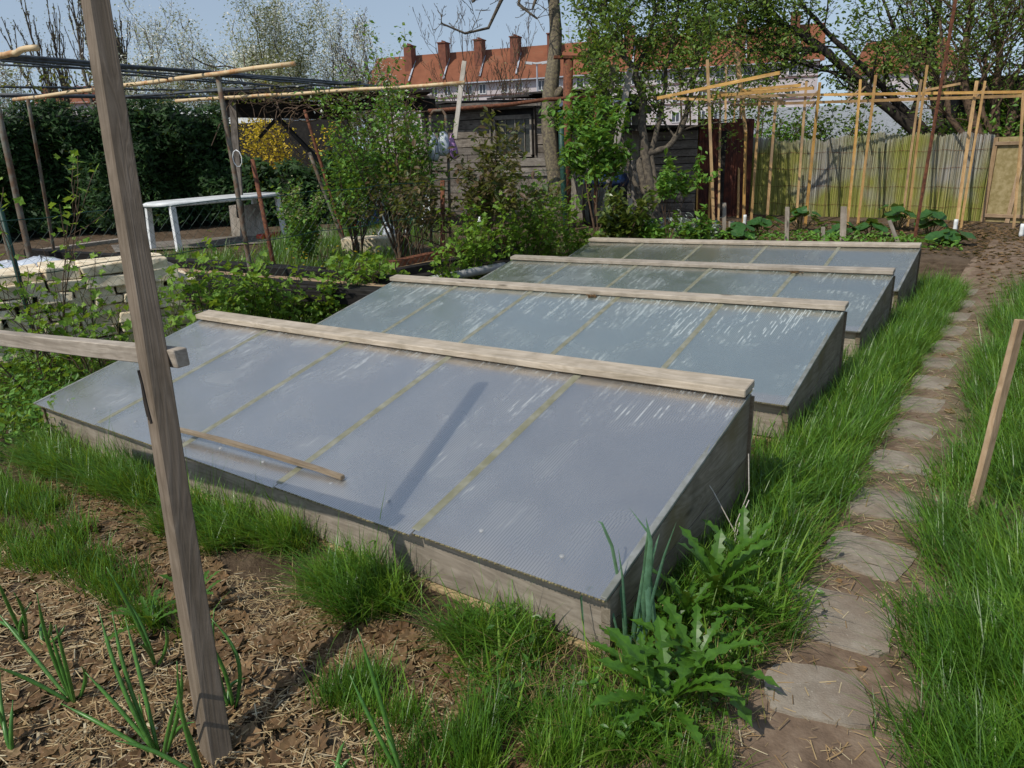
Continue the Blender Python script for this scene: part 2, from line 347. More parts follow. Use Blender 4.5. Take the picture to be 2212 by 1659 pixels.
def in_poly(poly, n):
    """n random points inside a polygon of world xy"""
    poly = np.array([(p[0], p[1]) for p in poly]); lo, hi = poly.min(0), poly.max(0); out = np.zeros((0, 2))
    while len(out) < n:
        q = RNG.uniform(lo, hi, (n*2, 2)); ins = np.zeros(len(q), bool); j = len(poly)-1
        for i in range(len(poly)):
            (xi, yi), (xj, yj) = poly[i], poly[j]
            with np.errstate(divide='ignore', invalid='ignore'):
                ins ^= ((yi > q[:, 1]) != (yj > q[:, 1])) & (q[:, 0] < (xj-xi)*(q[:, 1]-yi)/(yj-yi)+xi)
            j = i
        out = np.vstack([out, q[ins]])
    return out[:n]
def pix_poly(pts): return [at(u, v) for u, v in pts]
def clump(P, n, spread):
    c = P[RNG.integers(0, len(P), n)]; return c+RNG.normal(size=(n, 2))*spread
def blades(name, XY, h, m, lean=(0, 0), lean_amt=.35, width=.004, hvar=.4, parent=None, curl=.5):
    """grass blades as bent tapering strips"""
    n = len(XY); XY = np.asarray(XY); h = h*RNG.uniform(1-hvar, 1+hvar, n)
    h = h*(.75+.5*RNG.random(n)**3*1.6); a = RNG.uniform(0, 2*np.pi, n); ld = np.stack([np.cos(a), np.sin(a)], 1)*RNG.uniform(.1, 1, (n, 1))*lean_amt+np.array(lean)
    bend = RNG.uniform(.2, 1.3, n)*curl
    wd = np.stack([-np.sin(a), np.cos(a)], 1); base = np.column_stack([XY, G(XY[:, 0], XY[:, 1])-.005])
    W = width*RNG.uniform(.6, 1.4, n); V = np.zeros((n, 7, 3))
    for i, t in enumerate((0, .35, .7, 1.)):
        hor = ld*(t*(1+bend*t))[:, None]*h[:, None]
        z = h*(t-.32*bend*t*t*np.clip(np.linalg.norm(ld, axis=1)*1.6, 0, 1.6))
        c = base+np.column_stack([hor, z]); ww = W*(1, .85, .55, 0)[i]
        if i < 3:
            V[:, 2*i, :] = c+np.column_stack([wd*ww[:, None]/2, np.zeros(n)]); V[:, 2*i+1, :] = c-np.column_stack([wd*ww[:, None]/2, np.zeros(n)])
        else: V[:, 6, :] = c
    tf = [0, 1, 3, 2, 2, 3, 5, 4, 4, 5, 6]; loops = (np.array(tf)[None]+(np.arange(n)*7)[:, None]).ravel()
    st = (np.array([0, 4, 8])[None]+(np.arange(n)*11)[:, None]).ravel()
    return np_mesh(name, V.reshape(-1, 3), loops, st, m, parent)

# ------------------------------------------------------------------ branching plants
def grow(p, d, L, r, lev, o, tubes, tips, bend=None):
    """o: dict(levels, kids, ratio, angle, wob, up, seg, leaf_from)"""
    seg = o.get('seg', 5); pts = [p.copy()]; d = d.normalized(); dirs = []
    for i in range(seg):
        d = (d+Vector([random.gauss(0, o['wob']) for _ in range(3)])+Vector((0, 0, o['up']*(1 if lev else .3)))).normalized()
        p = p+d*L/seg; pts.append(p.copy()); dirs.append(d.copy())
    rs = [r*(1-.75*i/seg) if lev or o.get('taper', 1) else r*(1-.35*i/seg) for i in range(seg+1)]
    tubes.append((pts, rs, lev))
    if lev >= o.get('leaf_from', o['levels']):
        for i in range(1, seg+1): tips.append((pts[i], dirs[i-1]))
    if lev >= o['levels']: return
    nk = o['kids'][min(lev, len(o['kids'])-1)]
    for k in range(nk):
        t = (o.get('start', .3)+(1-o.get('start', .3))*(k+random.random())/nk)*seg; i = min(int(t), seg-1); f = t-i
        q = pts[i].lerp(pts[i+1], f); ax = Vector([random.gauss(0, 1) for _ in range(3)]); ax = ax.cross(dirs[i]).normalized()
        a = o['angle']*random.uniform(.6, 1.3); nd = dirs[i]*math.cos(a)+ax*math.sin(a)
        grow(q, nd, L*o['ratio']*random.uniform(.6, 1.2)*(1-.35*t/seg), rs[i]*.55, lev+1, o, tubes, tips)
def wood_mesh(name, tubes, m, parent, minr=.0025, smooth=True):
    mb = MB()
    for pts, rs, lev in tubes:
        mb.tube(pts, [max(minr, x) for x in rs], 8 if lev == 0 else (5 if lev == 1 else 3), cap=False)
    return mb.done(name, m, parent, smooth)
def tip_points(tips, n, spread):
    T = np.array([tuple(t[0]) for t in tips]); i = RNG.integers(0, len(T), n)
    return T[i]+RNG.normal(size=(n, 3))*spread

# ================================================================== SETTING
# ground sheet: fine near the camera, reaching the horizon
def ground():
    def axis(lo, hi, fine, ends):
        a = list(np.arange(lo, hi+1e-6, fine)); st = fine; x = lo; L = []
        while x > -ends: st *= 1.35; x -= st; L.insert(0, x)
        st = fine; x = hi; R = []
        while x < ends: st *= 1.35; x += st; R.append(x)
        return np.array(L+a+R)
    X, Y = axis(-9, 3, .09, 1200), axis(-3, 14, .11, 1200)
    XX, YY = np.meshgrid(X, Y, indexing='ij')
    Z = G(XX, YY)
    near = (1-sst(8, 14, np.hypot(XX, YY)))
    Z = Z+near*RNG.normal(size=Z.shape)*.004-.25*sst(30, 80, np.hypot(XX, YY))
    V = np.stack([XX, YY, Z], -1).reshape(-1, 3); nx, ny = len(X), len(Y)
    i = (np.arange(nx-1)[:, None]*ny+np.arange(ny-1)[None]).ravel()
    Q = np.stack([i, i+ny, i+ny+1, i+1], 1)
    m, nt, b = mat("garden_soil", .95, .1); k = N(nt)
    v = k.coord(which="Object", rnd=False)
    n1 = k.noise(v, 9., 8, .7); n2 = k.noise(v, 1.3, 4, .6); n3 = k.noise(v, 60., 4, .7)
    c = k.ramp(n1, [(.3, (.045, .030, .018)), (.5, (.088, .061, .038)), (.7, (.15, .108, .068))])
    c = k.mix(k.ramp(n2, [(.45, (0, 0, 0)), (.65, (.6, .6, .6))]), c, (.16, .12, .085))
    c = k.mix(k.ramp(n3, [(.62, (0, 0, 0)), (.7, (.6, .6, .6))]), c, (.26, .19, .12))
    k.l(c, b.inputs["Base Color"]); h = k.math('ADD', n1, k.math('MULTIPLY', n3, .4)); k.bump(h, b, .9, .03)
    o = np_mesh("ground", V, Q.ravel(), np.arange(len(Q))*4, m, smooth=True)
    tag(o, "brown garden soil", kind='structure')
ground()
# strip of trodden soil and its sunken slabs
def path():
    m, nt, b = mat("trodden_soil", .95, .1); k = N(nt); v = k.coord(rnd=False)
    n1 = k.noise(v, 7., 8, .65); n2 = k.noise(v, 90., 3, .6)
    c = k.ramp(n1, [(.3, (.09, .062, .042)), (.5, (.17, .12, .082)), (.7, (.25, .19, .135))])
    k.l(c, b.inputs["Base Color"]); k.bump(k.math('ADD', n1, k.math('MULTIPLY', n2, .3)), b, .7, .015)
    V, Q = [], []; ys = np.arange(-1.6, 11.4, .12); xs = np.linspace(0, 1, 14)
    for i, y in enumerate(ys):
        a = .34-.05*y*.3+.08*math.sin(y*1.3); bb = .98+.05*math.sin(y*1.9)+(.6 if y > 8.6 else 0)+max(0, .25-y)*.8; a -= max(0, .3-y)*.55
        for t in xs:
            x = a+(bb-a)*t; V.append((x, y, float(G(x, y))+.004+.005*math.sin(math.pi*t)))
    n = len(xs)
    for i in range(len(ys)-1):
        for j in range(n-1): Q += [i*n+j, i*n+j+1, (i+1)*n+j+1, (i+1)*n+j]
    o = np_mesh("path", np.array(V), np.array(Q), np.arange(len(Q)//4)*4, m, smooth=True)
    tag(o, "trodden garden path with sunken slabs", kind='structure')
    o.location = (0, 0, 0)
    ms, nt, b = mat("worn_concrete_slab", .9, .2); k = N(nt); v = k.coord()
    n1 = k.noise(v, 9., 10, .72); n2 = k.noise(v, 160., 2, .5)
    c = k.ramp(n1, [(.35, (.19, .158, .12)), (.55, (.27, .232, .182)), (.75, (.33, .29, .235))])
    c = k.mix(k.ramp(n2, [(.66, (0, 0, 0)), (.72, (.7, .7, .7))]), c, (.42, .38, .32))
    c = k.mix(k.ramp(k.noise(v, 2.3, 4, .6), [(.46, (0, 0, 0)), (.62, (.85, .85, .85))]), c, (.185, .138, .10))
    k.l(c, b.inputs["Base Color"]); k.bump(k.math('ADD', n1, n2), b, .5, .006)
    for u, v_, wx, wy, rz in ((1765, 1505, .30, .24, .25), (1808, 1340, .37, .34, .12), (1872, 1205, .33, .30, -.10), (1912, 1095, .31, .30, .12), (1950, 1005, .31, .28, .05), (1975, 935, .30, .28, -.1),
                              (2000, 880, .31, .30, .1), (2022, 832, .30, .30, -.1), (2040, 790, .30, .30, .12), (2056, 752, .29, .32, 0), (2069, 718, .29, .34, .1), (2080, 688, .30, .36, 0), (2092, 660, .29, .36, -.08), (2100, 634, .28, .38, .1)):
        p = at(u, v_); mb = MB(); K = 10; ring = []
        # slab with broken, worn outline
        cr, sr = math.cos(rz), math.sin(rz)
        for i in range(4*K):
            s_ = i//K; t = (i % K)/K*2-1; q = [(t, -1), (1, t), (-t, 1), (-1, -t)][s_]
            e = 1-.14*(abs(q[0]*q[1]))**3-random.uniform(0, .05)-.05*math.sin(i*.55+p.x*90)
            x, y = q[0]*wx/2*e, q[1]*wy/2*e; ring.append((p.x+x*cr-y*sr, p.y+x*sr+y*cr))
        z = p.z+.019; n = len(ring)
        vs = [(x, y, z) for x, y in ring]+[(p.x+(x-p.x)*1.03, p.y+(y-p.y)*1.03, z-.03) for x, y in ring]+[(p.x, p.y, z+.003)]
        mb.add(vs, [(i, (i+1) % n, 2*n) for i in range(n)]+[(i+n, (i+1) % n+n, (i+1) % n, i) for i in range(n)])
        mb.done("paving_slab", ms, o)
path()

# ================================================================== COLD FRAMES
def glazing_mat(name, base, streak, trans, gloss=.40, pt=.48):
    m, nt, b = mat(name, .22, .5); k = N(nt)
    tc = k.n("ShaderNodeTexCoord"); oi = k.n("ShaderNodeObjectInfo")
    sp = k.n("ShaderNodeSeparateXYZ"); k.l(tc.outputs["Object"], sp.inputs[0])
    rib = k.math('MULTIPLY', sp.outputs[0], 1/.0125); cell = k.math('FLOOR', rib); fr = k.math('FRACT', rib)
    off = k.math('MULTIPLY', oi.outputs["Random"], 91.)
    cb = k.n("ShaderNodeCombineXYZ"); k.l(k.math('ADD', k.math('MULTIPLY', cell, 17.31), off), cb.inputs[0]); k.l(k.math('MULTIPLY', sp.outputs[1], 3.2), cb.inputs[1])
    dash = k.noise(cb.outputs[0], 1.0, 3, .7)
    vo = k.n("ShaderNodeVectorMath", operation='ADD'); k.l(tc.outputs["Object"], vo.inputs[0]); k.l(off, vo.inputs[1])
    patch = k.noise(vo.outputs[0], 2.2, 4, .65, .6)
    up = k.math('ADD', k.math('MULTIPLY', sp.outputs[1], .13), .01)      # condensation gathers towards the upper edge
    pm = k.ramp(k.math('ADD', patch, up), [(pt, (0, 0, 0)), (pt+.14, (1, 1, 1))])
    dm = k.math('MULTIPLY', k.ramp(dash, [(.53, (0, 0, 0)), (.58, (1, 1, 1))]), pm)
    line = k.ramp(fr, [(.0, (1, 1, 1)), (.22, (.25, .25, .25)), (.5, (0, 0, 0)), (.85, (.2, .2, .2)), (1, (1, 1, 1))])
    dm = k.math('MULTIPLY', dm, k.ramp(fr, [(.0, (.1, .1, .1)), (.3, (1, 1, 1)), (.62, (1, 1, 1)), (.9, (.1, .1, .1))]))
    cloud = k.noise(vo.outputs[0], 1.1, 5, .6, .8)
    c = k.ramp(cloud, [(.3, tuple(x*.72 for x in base)), (.55, base), (.75, tuple(x*1.18 for x in base))])
    c = k.mix(k.math('MULTIPLY', line, .70), c, tuple(min(1, x*1.7) for x in base))
    c = k.mix(k.math('MULTIPLY', dm, streak), c, (.55, .58, .56))
    opac = k.math('ADD', 1-trans, k.math('MULTIPLY', dm, trans), True)
    spots = k.ramp(k.noise(vo.outputs[0], 55., 2, .5), [(.77, (0, 0, 0)), (.80, (1, 1, 1))])
    c = k.mix(k.math('MULTIPLY', spots, .6), c, (.3, .28, .24))
    # dirt creeping in from the edges
    ey = k.math('ABSOLUTE', k.math('DIVIDE', sp.outputs[1], .665)); ed = k.ramp(k.math('ADD', ey, k.math('MULTIPLY', cloud, .12)), [(.97, (0, 0, 0)), (1.05, (1, 1, 1))])
    c = k.mix(k.math('MULTIPLY', ed, .5), c, (.30, .28, .2))
    rim = k.ramp(k.math('ADD', k.math('MULTIPLY', sp.outputs[1], -1.), k.math('MULTIPLY', cloud, .02)), [(.585, (0, 0, 0)), (.615, (1, 1, 1))])
    c = k.mix(k.math('MULTIPLY', rim, .8), c, (.30, .30, .29))
    k.l(c, b.inputs["Base Color"]); k.l(k.ramp(patch, [(.3, (.16, .16, .16)), (.7, (.34, .34, .34))]), b.inputs["Roughness"])
    k.l(opac, b.inputs["Alpha"])
    k.bump(k.math('ADD', line, k.math('MULTIPLY', cloud, 1.5)), b, .12, .002)
    gl = k.n("ShaderNodeBsdfGlossy"); gl.inputs["Color"].default_value = (1, .95, .88, 1); k.l(k.ramp(patch, [(.3, (.16, .16, .16)), (.7, (.36, .36, .36))]), gl.inputs["Roughness"])
    lw = k.n("ShaderNodeLayerWeight"); lw.inputs["Blend"].default_value = .35
    fac = k.math('ADD', k.math('MULTIPLY', lw.outputs["Fresnel"], .7), gloss, True)
    fac = k.math('MULTIPLY', fac, k.math('SUBTRACT', 1., k.math('MAXIMUM', k.math('MULTIPLY', dm, .8), k.math('MULTIPLY', line, .75))))
    mx = k.n("ShaderNodeMixShader"); k.l(fac, mx.inputs[0]); k.l(b.outputs[0], mx.inputs[1]); k.l(gl.outputs[0], mx.inputs[2])
    k.l(mx.outputs[0], nt.nodes["Material Output"].inputs[0])
    return m
M['bar'] = plain("aged_jointing_strip", (.25, .245, .185), .4, c2=(.17, .165, .10), scale=14, spec=.5)
M['sidebar'] = plain("grey_edge_strip", (.24, .25, .24), .4, c2=(.15, .155, .13), scale=12, spec=.5)
M['edge'] = plain("algae_sheet_edge", (.30, .25, .12), .7, c2=(.12, .10, .05), scale=40)
M['cap'] = plain("clear_screw_cap", (.33, .34, .34), .3)
GL = [glazing_mat("polycarbonate_blue", (.26, .27, .27), .5, .62, .50, .50), glazing_mat("polycarbonate_streaked", (.19, .25, .235), .7, .50, .42, .44),
      glazing_mat("polycarbonate_green", (.15, .19, .16), .55, .48, .36, .47), glazing_mat("polycarbonate_dull", (.13, .15, .125), .4, .48, .32, .52)]
FR = [  # origin (lower right corner on plan), turn, height change
    (0, 0, 0, 0), (-.078, 2.228, .015, -.021), (-.126, 4.309, .008, -.062), (-.191, 6.36, .013, -.043)]
LBL = ["nearest wooden cold frame under blue-grey twin-wall sheets with a loose stick on top",
       "second cold frame from the camera, its sheets covered in white streaks",
       "third cold frame from the camera with greenish glazing and a rusty knot on its ridge",
       "farthest cold frame with dull grey-green glazing, in front of the leafy bed"]
FL, FD, HF, HB = 4.256, 1.304, .254, .595
def plane(x, y): return .028*x-.024*y
for fi, (ox, oy, rz, dh) in enumerate(FR):
    cr, sr = math.cos(rz), math.sin(rz)
    def W(x, y, z):
        wx, wy = ox+cr*x-sr*y, oy+sr*x+cr*y
        return Vector((wx, wy, z+plane(wx, wy)))
    hb = HB+dh; sl_ = (hb-HF)/FD
    t = root("cold_frame", W(-FL/2, FD/2, 0), LBL[fi], "cold frame", "cold frames in a row beside the path")
    T = .035
    # front board and pale base board below it
    board("front_board", W(-FL+.02, T/2+.018, HF/2+.012), W(-.02, T/2+.018, HF/2+.012), T, HF-.035, M['grey'], t, up=(0, 0, 1))
    board("base_board", W(-FL+.02, T/2+.008, -.045), W(-.02, T/2+.008, -.045), T, .13, M['pale'], t)
    board("back_board", W(-FL+.02, FD-T/2-.005, hb-.16), W(-.02, FD-T/2-.005, hb-.16), T, .28, M['grey'], t)
    board("back_board", W(-FL+.02, FD-T/2-.008, .14), W(-.02, FD-T/2-.008, .14), T, .31, M['grey'], t)
    # sides: two boards each, the upper one a wedge
    for sx in (0, -FL):
        o_ = -.022 if sx == 0 else .022
        mid = lambda y: HF*.55+(hb*.47-HF*.55)*y/FD
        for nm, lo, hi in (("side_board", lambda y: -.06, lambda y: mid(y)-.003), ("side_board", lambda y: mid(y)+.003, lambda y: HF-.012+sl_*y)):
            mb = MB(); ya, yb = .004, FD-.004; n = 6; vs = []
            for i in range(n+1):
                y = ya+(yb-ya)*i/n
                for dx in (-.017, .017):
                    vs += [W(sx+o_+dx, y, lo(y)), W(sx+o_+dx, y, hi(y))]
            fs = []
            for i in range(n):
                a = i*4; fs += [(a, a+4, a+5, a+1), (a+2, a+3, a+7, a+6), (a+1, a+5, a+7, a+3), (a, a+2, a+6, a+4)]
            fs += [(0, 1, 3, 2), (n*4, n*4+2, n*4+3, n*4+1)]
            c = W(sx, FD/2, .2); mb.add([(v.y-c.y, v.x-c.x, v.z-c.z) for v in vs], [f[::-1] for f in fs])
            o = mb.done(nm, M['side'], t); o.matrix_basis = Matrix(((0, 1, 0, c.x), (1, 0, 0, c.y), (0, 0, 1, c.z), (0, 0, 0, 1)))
        mb = MB(); mb.beam(W(sx+(.0 if sx == 0 else -.0), FD-.010, -.05), W(sx+(.0 if sx == 0 else -.0), FD-.010, hb-.02), .016, .016); mb.done("corner_post", M['stick'], t)
    # earth inside is the ground; five twin-wall sheets, each with its own material copy position
    sl_len = math.hypot(FD, hb-HF); ang = math.atan2(hb-HF, FD); pw = FL/5
    for i in range(5):
        x0 = -FL+i*pw; c = W(x0+pw/2, FD/2-.02, (HF+hb)/2+.004)
        jig = random.uniform(-.005, .006)
        mb = MB(); hw, hl = pw/2-.003, sl_len/2+.012
        mb.box((0, jig, 0), (2*hw, 2*hl, .010))
        o = mb.done("glazing_sheet", GL[fi], t)
        tx = (W(0, 0, 0)-W(-1, 0, 0)); ty = (W(0, FD, hb)-W(0, 0, HF)).normalized(); tx = (tx-ty*tx.dot(ty)).normalized(); tz = tx.cross(ty)
        o.matrix_basis = Matrix(((tx.x, ty.x, tz.x, c.x), (tx.y, ty.y, tz.y, c.y), (tx.z, ty.z, tz.z, c.z), (0, 0, 0, 1)))
        # corrugated front edge of the sheet
        if fi < 2:
            mb = MB(); n = 66
            for q in range(n):
                xx = -hw+(q+.5)*2*hw/n
                mb.box((xx, -hl+jig-.0016, (-.0015 if q % 2 else .0015)), (2*hw/n*.62, .003, .0055))
            e = mb.done("sheet_edge", M['edge'], o); e['kind'] = 'stuff'; e.parent = o; e.matrix_parent_inverse = Matrix.Identity(4)
        if fi == 0 or (fi == 1 and i > 3):
            for q in range(2):
                p = W(x0+pw*(.3+.42*q), .085, HF+sl_*.085+.014); mb = MB(); mb.lathe(p, [(.010, -.004), (.0105, .001), (.007, .003), (.003, .0035)], 12); mb.done("screw_cap", M['cap'], t, True)
        if i:
            a, b_ = W(x0, .0, HF+.011), W(x0, FD-.06, HF+.011+sl_*(FD-.06)); mb = MB(); mb.beam(a-(b_-a)*.008, b_, .042, .010); mb.done("jointing_strip", M['bar'], t, bevel=.003)
    for sx in (-.011, -FL+.011):
        mb = MB(); mb.beam(W(sx, -.03, HF+.004), W(sx, FD-.04, HF+.004+sl_*(FD-.04)), .024, .015); mb.done("edge_strip", M['sidebar'], t, bevel=.003)
    ov = (.0, .01, .0, .0)[fi]
    board("ridge_board", W(-FL-.01, FD-.05, hb+.028), W(.0+ov, FD-.05, hb+.028), .125 if fi == 0 else .11, .036, M['ridge'], t, up=(0, -.12, 1), bevel=.004, bow=-.006)
    if fi in (1, 2):
        xx = (-1.93, -.85)[fi-1]; p = W(xx, FD-.13, HF+sl_*(FD-.13)+.02)
        mb = MB()
        for q in range(26): mb.box((p.x+random.gauss(0, .03), p.y+random.gauss(0, .012), p.z+random.uniform(-.005, .012)), (random.uniform(.01, .03), .008, .004), random.uniform(0, 3), 0, .003)
        tag(mb.done("leaf_scrap", M['deadleaf']), ("small heap of rusty brown leaf scraps under the ridge of the streaked frame", "brown leaf scraps caught below the ridge of the greenish frame")[fi-1], "leaf litter", kind='stuff')
# loose stick lying on the first frame
def P1(u, v):
    """point on the glazing plane of frame one"""
    n = Vector((-.028, -((HB-HF)/FD-.024), 1)); p0 = Vector((0, 0, HF+.012)); d = Vector(ray(u, v)); C = Vector(CAM)
    return C+d*((p0-C).dot(n)/d.dot(n))
tag(board("wooden_stick", P1(368, 942)+Vector((0, 0, .05)), P1(742, 1040)+Vector((0, 0, .02)), .026, .022, M['stick'], bow=.014), "bent brown stick lying across the lower edge of the nearest cold frame", "stick")

# ================================================================== FOREGROUND TIMBER
def fence_rail():
    a = at(470, 1640); depth = depth_of(a); t = root("leaning_post", a, "tall grey square post leaning in the straw, nearest to the camera", "post")
    top = pd(196, -60, depth*1.13); w_ = .067
    d = (top-a).normalized(); r = Vector(_R); f = Vector(_F)
    up = Vector((.92, -.12, 0)); up = (up-d*up.dot(d)).normalized()
    board("timber", a-d*.25, top, w_, w_, M['post'], t, up=up, bevel=.004)
    e1 = pd(394, 773, 2.22); dr = Vector(ray(-160, 712)); e0 = Vector(CAM)+dr*((e1.y-.05-CAM[1])/dr.y)
    mb = board("crossbar", e0, e1, .045, .055, M['grey'], None, up=(0, 0, 1))
    tag(mb, "grey wooden crossbar passing behind the leaning post, cut off square at its right end", "crossbar")
    mb = MB(); q = pd(299, 800, depth*.99)
    for i in range(3): mb.tube([q+Vector((0, 0, 0)), q+Vector((.004, 0, -.04)), q+Vector((-.002+i*.004, 0, -.10)), q+Vector((.006*i, 0, -.14-.01*i))], .004, 5)
    mb.done("bark_strip", M['darkbark'], t)
fence_rail()
a = at(2085, 1150); dp = depth_of(a)
tag(board("wooden_stake", a-Vector((0, 0, .12)), pd(2204, 690, dp*.93), .046, .024, M['stake'], up=Vector(_F)*-1+Vector(_R)*.4), "light brown flat stake leaning in the long grass at the right", "stake")
#PART2
# ================================================================== BACK GARDEN: buildings
def mboard(name, a, b, w, h, m, parent, up=(0, 0, 1), **k): return board(name, a, b, w, h, m, parent, up=up, **k)
def quad(name, pts, m, parent):
    mb = MB(); mb.add(pts, [tuple(range(len(pts)))]); return mb.done(name, m, parent)

def apartment():
    mr, nt, b = mat("red_roof_tiles", .9, .1); k = N(nt); v = k.coord(rnd=False)
    n1 = k.noise(v, .35, 6, .7); wv = k.n("ShaderNodeTexWave", wave_type='BANDS', bands_direction='Z'); wv.inputs["Scale"].default_value = 1.1; wv.inputs["Distortion"].default_value = .6; k.l(v, wv.inputs[0])
    c = k.ramp(n1, [(.3, (.16, .064, .036)), (.6, (.24, .095, .052)), (.75, (.20, .11, .068))])
    c = k.mix(k.math('MULTIPLY', wv.outputs[0], .25), c, (.16, .06, .04)); k.l(c, b.inputs["Base Color"])
    mw = plain("pale_pink_render", (.56, .50, .50), .9, c2=(.48, .43, .43), scale=.6)
    mbk = plain("chimney_brick", (.22, .085, .05), .9, c2=(.15, .06, .04), scale=1.5)
    mf = plain("window_white_frame", (.7, .7, .7), .6); mg = plain("window_dark_pane", (.07, .08, .10), .3, spec=.5); mlead = plain("lead_flashing", (.42, .45, .5), .6); ml = plain("brown_ledge", (.20, .13, .12), .9)
    A = pd(905, 181, 131); B = pd(1332, 161, 120); A = Vector((A.x, A.y, 12.6)); B = Vector((B.x, B.y, 12.4))
    d = (B-A); d.z = 0; d.normalize(); back = Vector((-d.y, d.x, 0))
    if back.dot(Vector((_F[0], _F[1], 0))) < 0: back = -back
    Lg = (B-A).length; x0, x1 = -10, Lg+31; eh, rh = 12.5, 17.7; dp = 5.2
    C = A.copy(); C.z = 0
    def Q(s_, w_, z): return C+d*s_+back*w_+Vector((0, 0, z))
    t = root("apartment_building", Q(Lg/2, 5, 0), "long pale apartment block with a red tiled roof and tall brick chimneys beyond the gardens", "building")
    mb = MB(); mb.add([Q(x0, 0, 0), Q(x1, 0, 0), Q(x1, 2*dp, 0), Q(x0, 2*dp, 0), Q(x0, 0, eh), Q(x1, 0, eh), Q(x1, 2*dp, eh), Q(x0, 2*dp, eh)], [(0, 1, 5, 4), (1, 2, 6, 5), (2, 3, 7, 6), (3, 0, 4, 7), (4, 5, 6, 7)])
    mb.add([Q(x0, 0, eh), Q(x0, 2*dp, eh), Q(x0, dp, rh-.2), Q(x1, 0, eh), Q(x1, 2*dp, eh), Q(x1, dp, rh-.2)], [(0, 1, 2), (3, 5, 4)]); mb.done("wall", mw, t)
    mb = MB(); e = .7; mb.add([Q(x0-e, -e, eh-.45), Q(x1+e, -e, eh-.45), Q(x1+e, dp, rh), Q(x0-e, dp, rh), Q(x1+e, 2*dp+e, eh-.45), Q(x0-e, 2*dp+e, eh-.45),
              Q(x0-e, -e, eh-.7), Q(x1+e, -e, eh-.7), Q(x1+e, dp, rh-.3), Q(x0-e, dp, rh-.3), Q(x1+e, 2*dp+e, eh-.7), Q(x0-e, 2*dp+e, eh-.7)],
             [(0, 1, 2, 3), (3, 2, 4, 5), (0, 6, 7, 1), (6, 9, 8, 7), (9, 11, 10, 8), (0, 3, 9, 6), (3, 5, 11, 9), (1, 7, 8, 2), (2, 8, 10, 4)]); roof = mb.done("roof", mr, t)
    mb = MB(); mb.beam(Q(x0, -.82, eh-.58), Q(x1, -.82, eh-.58), .18, .2); mb.done("gutter", mlead, t)
    for z in (eh-2.75, eh-5.8): mb = MB(); mb.beam(Q(x0, -.08, z), Q(x1, -.08, z), .12, .22); mb.done("ledge", ml, t)
    s_ = x0+1.5; i = 0
    while s_ < x1-2:
        for fl in range(3):
            z = eh-2.45-3.05*fl
            mb = MB(); P = [Q(s_, -.05, z), Q(s_+1.25, -.05, z), Q(s_+1.25, -.05, z+1.55), Q(s_, -.05, z+1.55)]
            for a, b_ in ((0, 1), (1, 2), (2, 3), (3, 0)): mb.beam(P[a], P[b_], .12, .14)
            mb.beam((P[0]+P[1])/2, (P[2]+P[3])/2, .1, .12)
            w_ = mb.done("window", mf, t); pa = quad("pane", [p+back*.03 for p in P], mg, w_); pa.parent = w_; pa.matrix_parent_inverse = Matrix.Identity(4)
        s_ += 2.6 if i % 2 else 4.1; i += 1
    for u in (885, 958, 1035, 1113, 1193, 1280, 1360, 1440, 1520, 1600, 1715):
        # where this column meets the roof
        best = min(np.arange(x0, x1, .1), key=lambda q: abs(_col(Q(q, 2.6, 15))-u)) if True else 0
        mb = MB(); c = Q(best, 3.2, 0); a = math.atan2(d.y, d.x)
        mb.box((c.x, c.y, (14.2+rh+1.3)/2), (1.45, 2.1, rh+1.3-14.2), a); mb.box((c.x, c.y, rh+1.38), (1.7, 2.4, .18), a)
        for q in (-.6, 0, .6):
            o_ = c+back*q; mb.lathe((o_.x, o_.y, rh+1.45), [(.17, 0), (.13, .35)], 6)
        ch = mb.done("chimney", mbk, roof); ch.parent = roof; ch.matrix_parent_inverse = Matrix.Identity(4)
        mb = MB(); mb.beam(Q(best+1.0, -.2, eh+.42), Q(best+.66, 3.9, rh-1.05), .28, .12, up=(0, 0, 1)); f = mb.done("flashing", mlead, roof); f.parent = roof; f.matrix_parent_inverse = Matrix.Identity(4)
        mb = MB(); q0 = Q(best+3.2, 1.5, eh+1.27); mb.beam(q0-d*.35, q0+d*.35, .9, .18, up=tuple(Vector((0, 0, 1))*.7-back*.7)); f = mb.done("skylight", mg, roof); f.parent = roof; f.matrix_parent_inverse = Matrix.Identity(4)
    for u in (975, 1228, 1007):
        best = min(np.arange(x0, x1, .1), key=lambda q: abs(_col(Q(q, 5, 18))-u)); p = Q(best, dp, rh-.1); mb = MB()
        mb.tube([p, p+Vector((0, 0, 2.6))], .05, 5)
        for q in (1.9, 2.2, 2.5): mb.tube([p+d*-.5+Vector((0, 0, q)), p+d*.5+Vector((0, 0, q))], .035, 4)
        f = mb.done("aerial", mlead, roof); f.parent = roof; f.matrix_parent_inverse = Matrix.Identity(4)
    # second block glimpsed through the trees on the right
    c = pd(1945, 175, 105); c.z = 0; t2 = root("house", c, "red roofed house glimpsed through the trees above the reed fence", "house")
    a = math.atan2(d.y, d.x)
    mb = MB(); mb.box((c.x, c.y, 4.6), (13, 9, 9.2), a); mb.done("wall", mw, t2)
    mb = MB(); R_ = lambda x, y, z: (c.x+x*math.cos(a)-y*math.sin(a), c.y+x*math.sin(a)+y*math.cos(a), z)
    mb.add([R_(-7, -5, 9), R_(7, -5, 9), R_(7, 5, 9), R_(-7, 5, 9), R_(-5, 0, 13.6), R_(5, 0, 13.6)], [(0, 1, 5, 4), (1, 2, 5), (2, 3, 4, 5), (3, 0, 4), (3, 2, 1, 0)]); rf = mb.done("roof", mr, t2)
    mb = MB(); mb.box((c.x, c.y, 14), (1.2, 1.2, 2.2), a); f = mb.done("chimney", mbk, rf); f.parent = rf; f.matrix_parent_inverse = Matrix.Identity(4)
